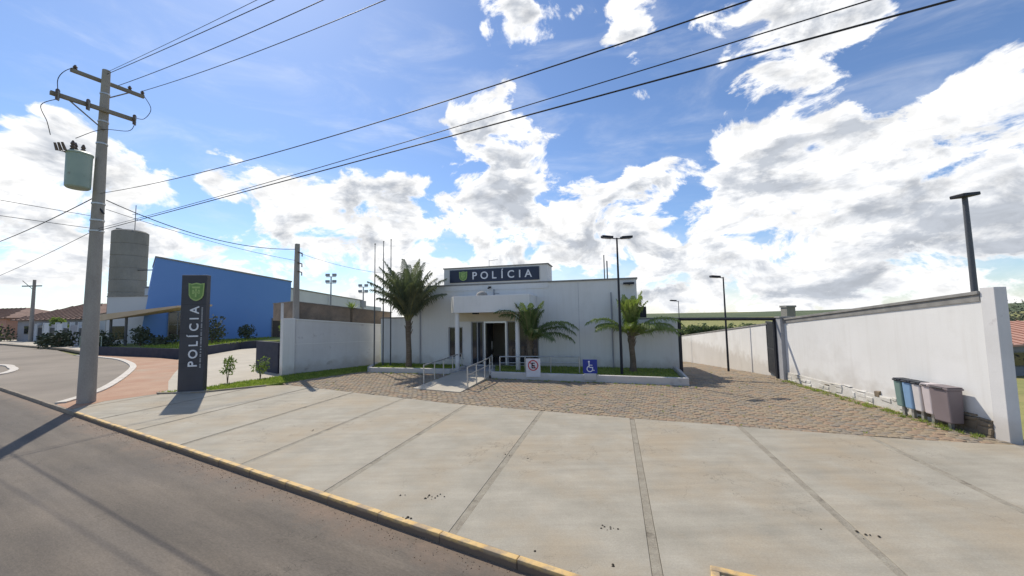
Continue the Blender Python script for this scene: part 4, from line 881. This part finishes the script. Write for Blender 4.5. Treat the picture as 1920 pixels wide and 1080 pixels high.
# ---------------------------------------------------------------- blue building
BB = empty('blue_building', (-32.3, 33.0, 0), 0, label='large plain blue building with slanted left edge and sloping roofline', cat='building')
bd = Vector((-24.3+32.3, 41.0-33.0)).normalized(); bn = Vector((-bd.y, bd.x))
def bb(s, o_, z): p = bd*s+bn*o_; return (p.x, p.y, z)
L2 = Vector((-24.3+32.3, 8.0)).length
fr = [(-.35, -.3), (L2, -.3), (L2+.1, 6.5), (.55, 8.2)]
m_ = MB(); m_.add([bb(s, 0, z) for s, z in fr]+[bb(s, 9, z) for s, z in fr], [(0, 1, 2, 3), (4, 7, 6, 5), (0, 4, 5, 1), (1, 5, 6, 2), (2, 6, 7, 3), (3, 7, 4, 0)])
m_.build('blue_wall', M_blue, BB)
r_ = MB().add([bb(.5, -.06, 8.2), bb(L2+.16, -.06, 6.5), bb(L2+.16, 9.1, 6.5), bb(.5, 9.1, 8.2), bb(.5, -.06, 8.33), bb(L2+.16, -.06, 6.63), bb(L2+.16, 9.1, 6.63), bb(.5, 9.1, 8.33)], [(0,3,2,1),(4,5,6,7),(0,1,5,4),(1,2,6,5),(2,3,7,6),(3,0,4,7)])
r_.build('roof_edge', M_cap, BB)
def bbox_(name, s0, s1, o0, o1, z0, z1, m, par): return MB().add([bb(s0,o0,z0),bb(s1,o0,z0),bb(s1,o1,z0),bb(s0,o1,z0),bb(s0,o0,z1),bb(s1,o0,z1),bb(s1,o1,z1),bb(s0,o1,z1)], [(0,3,2,1),(4,5,6,7),(0,1,5,4),(1,2,6,5),(2,3,7,6),(3,0,4,7)]).build(name, m, par)
wf = bbox_('window', 1.55, 3.5, -.10, -.01, .75, 3.4, M_cap, BB)
for s0 in (1.62, 2.26, 2.9):
    for z0, z1 in ((.85, 2.1), (2.16, 3.3)): bbox_('pane', s0, s0+.54, -.13, -.105, z0, z1, M_glass, wf)
df = bbox_('door_frame', 9.65, 10.5, -.08, -.01, .5, 2.6, M_cap, BB); bbox_('door', 9.72, 10.43, -.11, -.085, .55, 2.52, M_door, BB)
# porch
AW = empty('school_porch', (-36.5, 32.5, 0), 0, label='low white entrance block with thin ochre canopy left of the blue building', cat='building')
box('white_block', M_lwhite, (-0.2, 4.0, 1.5, 8, -.2, 4.75), AW); box('coping', M_cap, (-0.25, 4.0, 1.45, 8.05, 4.753, 4.85), AW)
box('window', M_glass, (.3, 1.7, 1.45, 1.495, .9, 2.1), AW)
MB().add([(2.4,-1.4,2.60),(11.6,-4.6,3.48),(12.6,-2.6,3.6),(3.2,1.2,2.95),(2.4,-1.4,3.12),(11.6,-4.6,3.62),(12.6,-2.6,3.74),(3.2,1.2,3.4)], [(0,3,2,1),(4,5,6,7),(0,1,5,4),(1,2,6,5),(2,3,7,6),(3,0,4,7)]).build('canopy', M_ochre, AW)
for x, y, z in ((2.9, -1.0, 2.75), (4.8, -1.6, 2.9)): MB().tube([(x, y, 0), (x, y, z)], .09, 8).build('column', M_pole, AW)
# water tower
WT = empty('water_tower', (-49.3, 48, 0), label='tall cylindrical grey concrete water tower behind the white block', cat='water tower')
for i in range(9):
    MB().lathe([(1.72, 0), (1.75, .03), (1.75, 1.47), (1.72, 1.5)], (0, 0, i*1.55+(0 if i else 0)), 40).build('concrete_ring', M_tower, WT, smooth=True)
    MB().lathe([(1.70, 1.5), (1.70, 1.55)], (0, 0, i*1.55), 40).build('ring_joint', M_cap, WT)
MB().lathe([(1.75, 13.95), (1.5, 14.15), (.6, 14.3)], (0, 0, 0), 40).build('roof', M_tower, WT)
MB().tube([(.5, 0, 14.2), (.5, 0, 17.6)], .04, 6).tube([(.1, 0, 16.4), (.9, 0, 16.4)], .03, 5).build('lightning_rod', M_pole, WT)
MB().box(-.7, -.3, -1.2, -.8, 14.0, 14.35).build('hatch', M_cap, WT)
MB().tube([(1.7, -.5, 9), (3.6, -.5, 9)], .07, 6).build('outlet_pipe', M_pole, WT)
# sports hall
GY = empty('sports_hall', (-27.2, 44, 0), 0, label='long pale sports hall receding behind the blue building', cat='building')
def quadbox(P0_, P1_, back, z0, za, zb):
    a, b = Vector(P0_), Vector(P1_); d = (b-a).normalized(); n_ = Vector((-d.y, d.x))*back
    return MB().add([(a.x,a.y,z0),(b.x,b.y,z0),(b.x+n_.x,b.y+n_.y,z0),(a.x+n_.x,a.y+n_.y,z0),(a.x,a.y,za),(b.x,b.y,zb),(b.x+n_.x,b.y+n_.y,zb),(a.x+n_.x,a.y+n_.y,za)], [(0,3,2,1),(4,5,6,7),(0,1,5,4),(1,2,6,5),(2,3,7,6),(3,0,4,7)])
quadbox((0, 0), (-6.3, 40), 14, -.2, 6.2, 6.2).build('hall_wall', M_lwhite, GY)
quadbox((.06, -.1), (-6.24, 40.1), 14.2, 6.2, 6.38, 6.38).build('roof_edge', M_cap, GY)
quadbox((-6.3, 40.2), (-6.3-3.5, 62), 12, -.2, 5.2, 5.2).build('annex_wall', M_lwhite, GY)
MB().box(-6.5, -5.7, 38, 40.5, 4.7, 6.15).build('end_pillar', M_ggrey, GY)
for (x, y, z0, z1, lab) in ((-29.5, 61, 0, 9.2, 'floodlight mast rising behind the sports hall, nearer to the service pole'), (-27.0, 68, 0, 8.0, 'smaller floodlight mast rising behind the far end of the sports hall')):
    e = empty('floodlight_mast', (x, y, z0), label=lab, cat='floodlight', group='floodlights by the sports hall')
    MB().tube([(0, 0, 0), (0, 0, z1)], [.16, .1], 8).build('mast', M_ggrey, e)
    MB().box(-.8, .8, -.05, .05, z1-.05, z1+.05).box(-.8, .8, -.05, .05, z1-1.1, z1-1.0).build('crossbar', M_ggrey, e)
    for s in (-.55, .55):
        for q in (z1+.1, z1-.95): MB().box(s-.3, s+.3, -.2, .1, q, q+.4).build('floodlight_head', M_ggrey, e)
# ---------------------------------------------------------------- far left houses
def house(loc, rz, w, d, h, rh, wm_, rm, label, win=()):
    e = empty('house', loc, rz, label=label, cat='house')
    box('walls', wm_, (0, w, 0, d, -.2, h), e)
    ov = .5
    MB().add([(-ov,-ov,h),(w+ov,-ov,h),(w+ov,d+ov,h),(-ov,d+ov,h),(d*.45,d/2,h+rh),(w-d*.45,d/2,h+rh),(-ov,-ov,h-.12),(w+ov,-ov,h-.12),(w+ov,d+ov,h-.12),(-ov,d+ov,h-.12)],
             [(0,1,5,4),(1,2,5),(2,3,4,5),(3,0,4),(6,7,1,0),(7,8,2,1),(8,9,3,2),(9,6,0,3),(9,8,7,6)]).build('roof', rm, e)
    rt = MB()
    n_ = int(w/.9)
    for i in range(n_+1):          # raised tile ribs on the front slope
        x = -ov+(w+2*ov)*i/n_; t = 1.0
        lim = d/2+ov; 
        if x < d*.45: t = max(.05, (x+ov)/(d*.45+ov))
        if x > w-d*.45: t = max(.05, (w+ov-x)/(d*.45+ov))
        rt.tube([(x, -ov, h+.05), (x+(0), -ov+lim*t*.97, h+rh*t*.97+.05)], .06, 4)
    rt.build('tile_ridges', rm, e, kind='stuff')
    for (x0, x1, z0, z1, m) in win:
        f_ = box('window_frame' if m is M_glass else 'garage_door', M_cap if m is M_glass else m, (x0, x1, -.05, -.003, z0, z1), e)
        if m is M_glass: box('pane', M_glass, (x0+.08, x1-.08, -.07, -.052, z0+.08, z1-.08), f_)
    return e
house((-69, 52.5, 0), R(-14), 13, 9, 3.0, 2.2, M_ggrey, M_tile, 'grey house with low clay tile roof left of the utility pole', ((1.5, 3, 1, 2.2, M_glass), (5, 7.5, 0, 2.3, M_ggrey), (9, 10.5, 1, 2.2, M_glass)))
house((-72, 66, 0), R(-8), 16, 10, 4.6, 2.1, M_lwhite, M_tile2, 'larger house with pinkish hipped tile roof behind the low grey house', ((2, 3.5, 1.2, 2.4, M_glass), (8, 10, 1.2, 2.4, M_glass)))
house((-92, 60, 0), R(-10), 15, 9, 3.4, 1.7, M_tile2, M_tile, 'reddish walled house with dark tile roof at the left edge', ((2, 3.4, 1, 2.2, M_glass),))
house((-57, 50, 0), R(-16), 8, 8, 3.2, 1.2, M_lwhite, M_rust, 'small pale house with brown roof just behind the tall pole', ((1, 2.4, 1, 2.2, M_glass), (4.6, 6, 1, 2.2, M_glass)))
# front garden walls and gates of those houses
loc3, rz3, ln3 = frame((-66.5, 52.2), (-43.5, 38.6))
FWL = empty('front_garden_wall', loc3, rz3, label='row of pale front garden walls and gates across the side street', cat='wall')
x = 0; rf = random.Random(14)
for i, m in enumerate((M_lwhite, M_cap, M_lwhite, M_ggrey, M_lwhite, M_lwhite, M_ggrey, M_lwhite)):
    w = ln3/8; MB().box(x+.01, x+w-.01, 0, .2, 0, (2.4, 2.2, 2.5, 2.3, 2.4, 1.9, 2.2, 2.0)[i]).build('wall_panel', m, FWL)
    box('gate_pillar', M_lwhite, (x-.15, x+.12, -.08, .28, 0, 2.55), FWL)
    if i % 2: 
        for k in range(10): box('gate_bar', M_pole, (x+.3+k*w*.08, x+.38+k*w*.08, -.04, -.003, .1, 1.9), FWL)
    x += w
fp2 = up_pole('utility_pole', (-63.9, 50.0, 0), 0, 'distant dark utility pole at far left in front of houses', 8.3, .22, .15)
MB().box(-1.6, 1.0, -.06, .06, 7.4, 7.55).build('crossarm', M_wood, fp2); MB().tube([(-1.6, 0, 8.2), (0, 0, 6.9)], .04, 5).build('brace', M_wood, fp2)
# ---------------------------------------------------------------- foliage
def leafball(mb, c, rad, n, ls, r, flat=1.0):
    for _ in range(n):
        while True:
            p = Vector((r.uniform(-1, 1), r.uniform(-1, 1), r.uniform(-1, 1)))
            if .3 < p.length < 1: break
        p = Vector((p.x*rad, p.y*rad, p.z*rad*flat))+Vector(c)
        a = Vector((r.gauss(0, 1), r.gauss(0, 1), r.gauss(0, 1))).normalized(); b = a.orthogonal().normalized(); s = ls*r.uniform(.6, 1.3)
        mb.add([tuple(p-a*s), tuple(p-b*s*.45), tuple(p+a*s), tuple(p+b*s*.45)], [(0, 1, 2, 3)])
def bush(name, loc, w, h, n, ls, m, label, cat='bush', seed=1, group=None, trunk=.04):
    r = random.Random(seed); e = empty(name, loc, label=label, cat=cat, group=group)
    mb = MB()
    for i in range(7):
        a = r.uniform(0, 2*PI); rr_ = w*.28*r.uniform(.3, 1); leafball(mb, (rr_*math.cos(a), rr_*math.sin(a), h*r.uniform(.35, .8)), w*.3, n//7, ls, r, .9)
    mb.build('crown', m, e)
    tb = MB()
    for i in range(4):
        a = r.uniform(0, 2*PI); tb.tube([(0, 0, -.05), (.05*math.cos(a)*w, .05*math.sin(a)*w, h*.35), (.25*w*math.cos(a), .25*w*math.sin(a), h*.75)], [trunk, trunk*.7, trunk*.3], 5)
    tb.build('trunk', M_bark, e); return e
bush('sapling', (-11.35, 15.1, 0.02), .62, 1.1, 230, .055, M_leafy, 'young sapling in the grass strip beside the totem sign', 'tree', 3, trunk=.018)
bush('sapling', (-10.65, 16.0, 0.02), .75, .95, 260, .055, M_leafy, 'young sapling in the grass strip in front of dark blue wall', 'tree', 4, trunk=.018)
for i, (x, y, w, h, lab) in enumerate(((-32.6, 30.3, 2.6, 1.1, 'low dark hedge bush under the ochre canopy'), (-29.9, 30.3, 2.0, 1.9, 'dark garden bush at the left corner of the blue building'), (-28.0, 30.3, 2.2, 1.0, 'dark bush in front of the blue wall beside the window'), (-24.7, 31.0, 2.2, 2.6, 'dark shrub right of the totem sign against blue wall'), (-25.3, 36.0, 2.0, 1.6, 'reddish dark shrub near the brown door of the blue building'), (-34.4, 30.9, 1.8, 1.6, 'dark shrub just right of the tall utility pole'), (-18.4, 31.0, 1.6, 3.6, 'bright green shrub at the end of the white yard wall'))):
    bush('garden_shrub', (x, y, .3), w, h, 420, .13, M_leafy if i == 6 else M_leaf, lab, 'shrub', 40+i)
for i, (x, y, w, h, lab) in enumerate(((-70.5, 51, 5, 2.0, 'dark bushes before the house at far left'), (-73.5, 51.5, 7, 2.6, 'weedy green bush at the left edge of the picture'), (-50.5, 41.2, 2.4, 1.0, 'dark brown bush before the garden walls'), (-57.0, 47.5, 2.2, 3.4, 'yellow green tree rising over the garden walls'), (-45.5, 37.8, 3, 1.3, 'dark bush left of the tall pole at the street corner'))):
    bush('street_bush', (x, y, 0), w, h, 380, .22, M_leafy if i in (1, 3) else M_leaf, lab, 'bush', 60+i, trunk=.08)
# railing / rack near porch
rk = empty('bicycle_rack', (-34.2, 29.85, .5), R(-18), label='bluish metal railings beside the hedge under the ochre canopy', cat='railing')
for i in range(5): MB().tube([(i*.6, 0, 0), (i*.6, 0, .9), (i*.6+.35, 0, .9), (i*.6+.35, 0, 0)], .03, 5).build('rail_hoop', M_trafo, rk)
# ---------------------------------------------------------------- palms
def frond(base, azm, el, length, droop, r, leafl=.38, n=40, hang=.6, wd=.018, curl=0.0):
    mb, st_ = MB(), []
    p = Vector(base); pts = [p.copy()]; e_ = el; a_ = azm; seg = 14
    dirs = []
    for i in range(seg):
        t = i/seg; e_ = el-droop*(t**1.4); a_ = azm+curl*t
        d = Vector((math.cos(a_)*math.cos(e_), math.sin(a_)*math.cos(e_), math.sin(e_))); dirs.append(d); p = p+d*length/seg; pts.append(p.copy())
    for i in range(n):
        t = .13+.87*i/n; f = t*seg; k = min(int(f), seg-1); q = pts[k].lerp(pts[k+1], f-k); d = dirs[k]
        side = d.cross(Vector((0, 0, 1)));
        if side.length < .05: side = Vector((-math.sin(a_), math.cos(a_), 0))
        side.normalize(); upv = side.cross(d).normalized()
        l = leafl*(math.sin(PI*min(1, .12+t*.86))**.6)*r.uniform(.8, 1.15)
        for s in (-1, 1):
            dd = (side*s*.75+d*.6+upv*r.uniform(.0, .35)).normalized()
            m1 = q+dd*l*.5; tip = q+dd*l*.85+Vector((0, 0, -hang*l*r.uniform(.6, 1.2)))
            w = d*wd
            mb.add([tuple(q-w*.6), tuple(q+w*.6), tuple(m1+w), tuple(m1-w), tuple(tip)], [(0, 1, 2, 3), (3, 2, 4)])
    return mb, pts
def palm(loc, label, fr, th, tr, m, leafl, seed, hang=.6, n=40, tbase=1.3):
    r = random.Random(seed); e = empty('palm_tree', loc, label=label, cat='palm tree', group=None)
    pts = [(0.02*math.sin(i), 0, th*i/6-(.1 if i == 0 else 0)) for i in range(7)]
    MB().tube(pts, [tr*tbase, tr*1.05, tr, tr*.95, tr*.95, tr, tr*.9], 12).build('trunk', M_trunk, e, smooth=True)
    bs = MB()
    for i in range(14):
        a = i*2.4; z = th*(.72+.3*i/14); bs.tube([(math.cos(a)*tr*.7, math.sin(a)*tr*.7, z), (math.cos(a)*tr*1.5, math.sin(a)*tr*1.5, z+.22)], [.035, .012], 5)
    bs.build('leaf_bases', M_trunk, e)
    for (a, el_, l, dr_) in fr:
        mb, ps = frond((math.cos(a)*tr*.4, math.sin(a)*tr*.4, th-.02), a, el_, l, dr_, r, leafl, n, hang)
        f_ = mb.build('frond', m, e); MB().tube(ps, [.022*(1-i/len(ps))+.006 for i in range(len(ps))], 5).build('stalk', M_rach, f_)
    return e
r1 = random.Random(21)
fL = [(k*2.399+r1.uniform(-.2, .2), R(87)-R(34)*(k/35)+r1.uniform(-.08, .06), 3.05-.75*(k/35)+r1.uniform(-.5, .2), R(20)+R(38)*(k/35)+r1.uniform(-.1, .1)) for k in range(36)]
palm((-4.9, 17.75, .1), 'tall feathery grey green palm in the left planter by the flagpoles', fL, 2.2, .13, M_frondL, .56, 5, .6, 78)
fR = [(k*2.399, R(88)-R(9)*(k/14), 1.85+r1.uniform(-.35, .1), R(14)+R(22)*(k/14)) for k in range(14)]+[(R(a), R(e_), l, R(d)) for a, e_, l, d in
     ((178, 52, 2.1, 95), (195, 40, 1.7, 80), (-4, 50, 2.4, 105), (10, 38, 2.0, 75), (-25, 35, 1.9, 85), (-12, 20, 2.1, 40), (150, 45, 1.6, 80), (-70, 50, 1.5, 90), (-110, 55, 1.4, 90), (80, 55, 1.5, 80))]
palm((4.82, 15.35, .1), 'short palm with arching fronds in the right planter behind the lamp post', fR, 1.45, .12, M_frondY, .44, 6, .6, 52, 1.5)
fM = [(k*2.399, R(86)-R(12)*(k/9), 1.7+r1.uniform(-.25, .15), R(28)) for k in range(9)]+[(R(a), R(e_), l, R(d)) for a, e_, l, d in
     ((172, 84, 2.3, 120), (160, 80, 2.0, 110), (5, 42, 2.2, 95), (-8, 30, 2.0, 85), (-20, 52, 2.4, 105), (12, 60, 2.0, 115), (-80, 55, 1.4, 95), (-55, 35, 1.6, 85), (60, 45, 1.4, 80))]
palm((0.72, 16.0, .1), 'small palm with drooping fronds beside the entrance canopy', fM, 1.3, .11, M_frond, .42, 7, .65, 50, 1.4)
# ---------------------------------------------------------------- far background
ft = MB(); r5 = random.Random(77)
def treeline(mb, x0, y0, x1, y1, n, hmin, hmax, ls, per=90):
    for i in range(n):
        t = (i+r5.random())/n; x, y = x0+(x1-x0)*t, y0+(y1-y0)*t+r5.uniform(-4, 4); h = r5.uniform(hmin, hmax); z = terrain(x, y)
        leafball(mb, (x, y, z+h*.5), h*.62, per, ls, r5, .8)
treeline(ft, 15, 120, 190, 105, 150, 2.6, 3.9, .6)
treeline(ft, -60, 130, 20, 122, 50, 3.0, 4.5, .7, 60)
ft.build('distant_treeline', M_far, kind='stuff', label='distant band of dark trees on the horizon behind the yard wall', cat='trees')
hl = MB(); n = 60
for i in range(n+1):
    x = -700+i*40; hh = 0.2+6.5*sm(380, 800, x)+.6*math.sin(i*.7)+.4*math.sin(i*1.9)
    hl.v += [(x, 330, -8), (x, 430, hh*.6), (x, 560, hh)]
hl.f = [(3*i+j, 3*i+3+j, 3*i+4+j, 3*i+1+j) for i in range(n) for j in range(2)]
hl.build('hills', M_hill, smooth=True, kind='structure')
house((30.5, 24.5, terrain(34, 27)), R(12), 17, 8, 2.3, 1.25, M_ggrey, M_tile2, 'low house with pinkish tile roof in the field at the right edge', ((2, 3.5, .8, 1.8, M_glass), (7, 8.4, .8, 1.8, M_glass)))
for i, (x, y, w, h, lab) in enumerate(((33.5, 22.5, 3.2, 1.3, 'green hedge shrub in front of the pink roofed house'), (37, 22.8, 3.5, 1.3, 'second green hedge shrub before the pink roofed house'))):
    bush('hedge_shrub', (x, y, terrain(x, y)), w, h, 400, .14, M_leaf, lab, 'shrub', 80+i)
def tree(loc, h, cw, label, seed, m=None):
    r = random.Random(seed); e = empty('tree', loc, label=label, cat='tree', group='trees behind the house at the right edge'); mb, tb = MB(), MB()
    tb.tube([(0, 0, -.3), (.1, 0, h*.35), (0, .1, h*.7)], [.22, .17, .08], 8)
    for i in range(11):
        a = r.uniform(0, 2*PI); q = (cw*.32*math.cos(a)*r.uniform(.4, 1.1), cw*.32*math.sin(a)*r.uniform(.4, 1.1), h*r.uniform(.42, .85)); leafball(mb, q, cw*.22, 150, .17, r, .85)
        tb.tube([(0, 0, h*.35), (q[0]*.5, q[1]*.5, q[2]*.8), q], [.08, .05, .02], 5)
    mb.build('crown', m or M_leaf, e); tb.build('trunk', M_bark, e)
for i, (x, y, h, w, lab) in enumerate(((43, 37, 6.4, 6.5, 'dark leafy tree behind the pink roofed house, leftmost'), (49, 38, 7.0, 7, 'dark leafy tree behind the pink roofed house, middle'), (56, 39, 6.6, 7, 'dark leafy tree behind the pink roofed house, rightmost'))):
    tree((x, y, terrain(x, y)), h, w, lab, 90+i)
# weeds and grit
def tufts(name, spots, label, seed):
    r = random.Random(seed); mb = MB()
    for (x, y, s) in spots:
        for i in range(int(14*s)+5):
            a = r.uniform(0, 2*PI); l = r.uniform(.03, .09)*s; w = .006; dx, dy = math.cos(a), math.sin(a); ox, oy = x+r.gauss(0, .03*s), y+r.gauss(0, .03*s)
            z = gh(ox, oy); mb.add([(ox-dy*w, oy+dx*w, z), (ox+dy*w, oy-dx*w, z), (ox+dx*l*.6, oy+dy*l*.6, z+l)], [(0, 1, 2)])
    mb.build(name, M_blade, kind='stuff', label=label, cat='weeds')
rw = random.Random(44); sp = []
for i in range(170):
    t = rw.random(); x = 9.05+.7*t; y = 7.3+6.4*t; sp.append((x-rw.uniform(.06, .35), y, rw.uniform(.4, 1.1)))
for i in range(120): sp.append((rw.uniform(-6.4, 6), 0, 0)); x = sp[-1][0]; sp[-1] = (x, (17.35-(x+6.5)*.26 if x < -2.6 else 15.1-(x+.8)*.335)+rw.uniform(-.3, -.08), rw.uniform(.3, .9))
for i in range(260):
    x, y = rw.uniform(-9, 9), rw.uniform(7, 20)
    if inside(x, y, CB): sp.append((x, y, rw.uniform(.2, .6)))
tufts('weeds', [q for q in sp if inside(q[0], q[1], CB)], 'small green weeds growing between the cobblestones and along the wall foot', 45)
gg = MB(); rg = random.Random(46)
for i in range(1500):
    t = rg.uniform(0, 20); s_ = -0.10-abs(rg.gauss(0, .16)); x, y = kp(t, s_); q = rg.uniform(.003, .011); z = -0.095
    a = rg.uniform(0, 2); gg.add([(x+q*math.cos(a), y+q*math.sin(a), z), (x+q*math.cos(a+2.1), y+q*math.sin(a+2.1), z), (x+q*math.cos(a+4.2), y+q*math.sin(a+4.2), z), (x, y, z+q)], [(0, 1, 3), (1, 2, 3), (2, 0, 3)])
gg.build('gutter_grit', M_earth, kind='stuff', label='reddish grit lying along the gutter below the yellow kerb', cat='grit')
# small grey block on pillar behind the right wall
CT = empty('chimney_block', (18.3, 25.0, 0), label='small square grey concrete tower standing behind the right wall near the gate', cat='tower')
box('shaft', M_tower, (-.28, .28, -.28, .28, terrain(18.3, 25)-.2, 2.65), CT); box('cap', M_cap, (-.33, .33, -.33, .33, 2.65, 2.78), CT)
# tin roof edge behind right wall (thin dark line rising right of the gate)
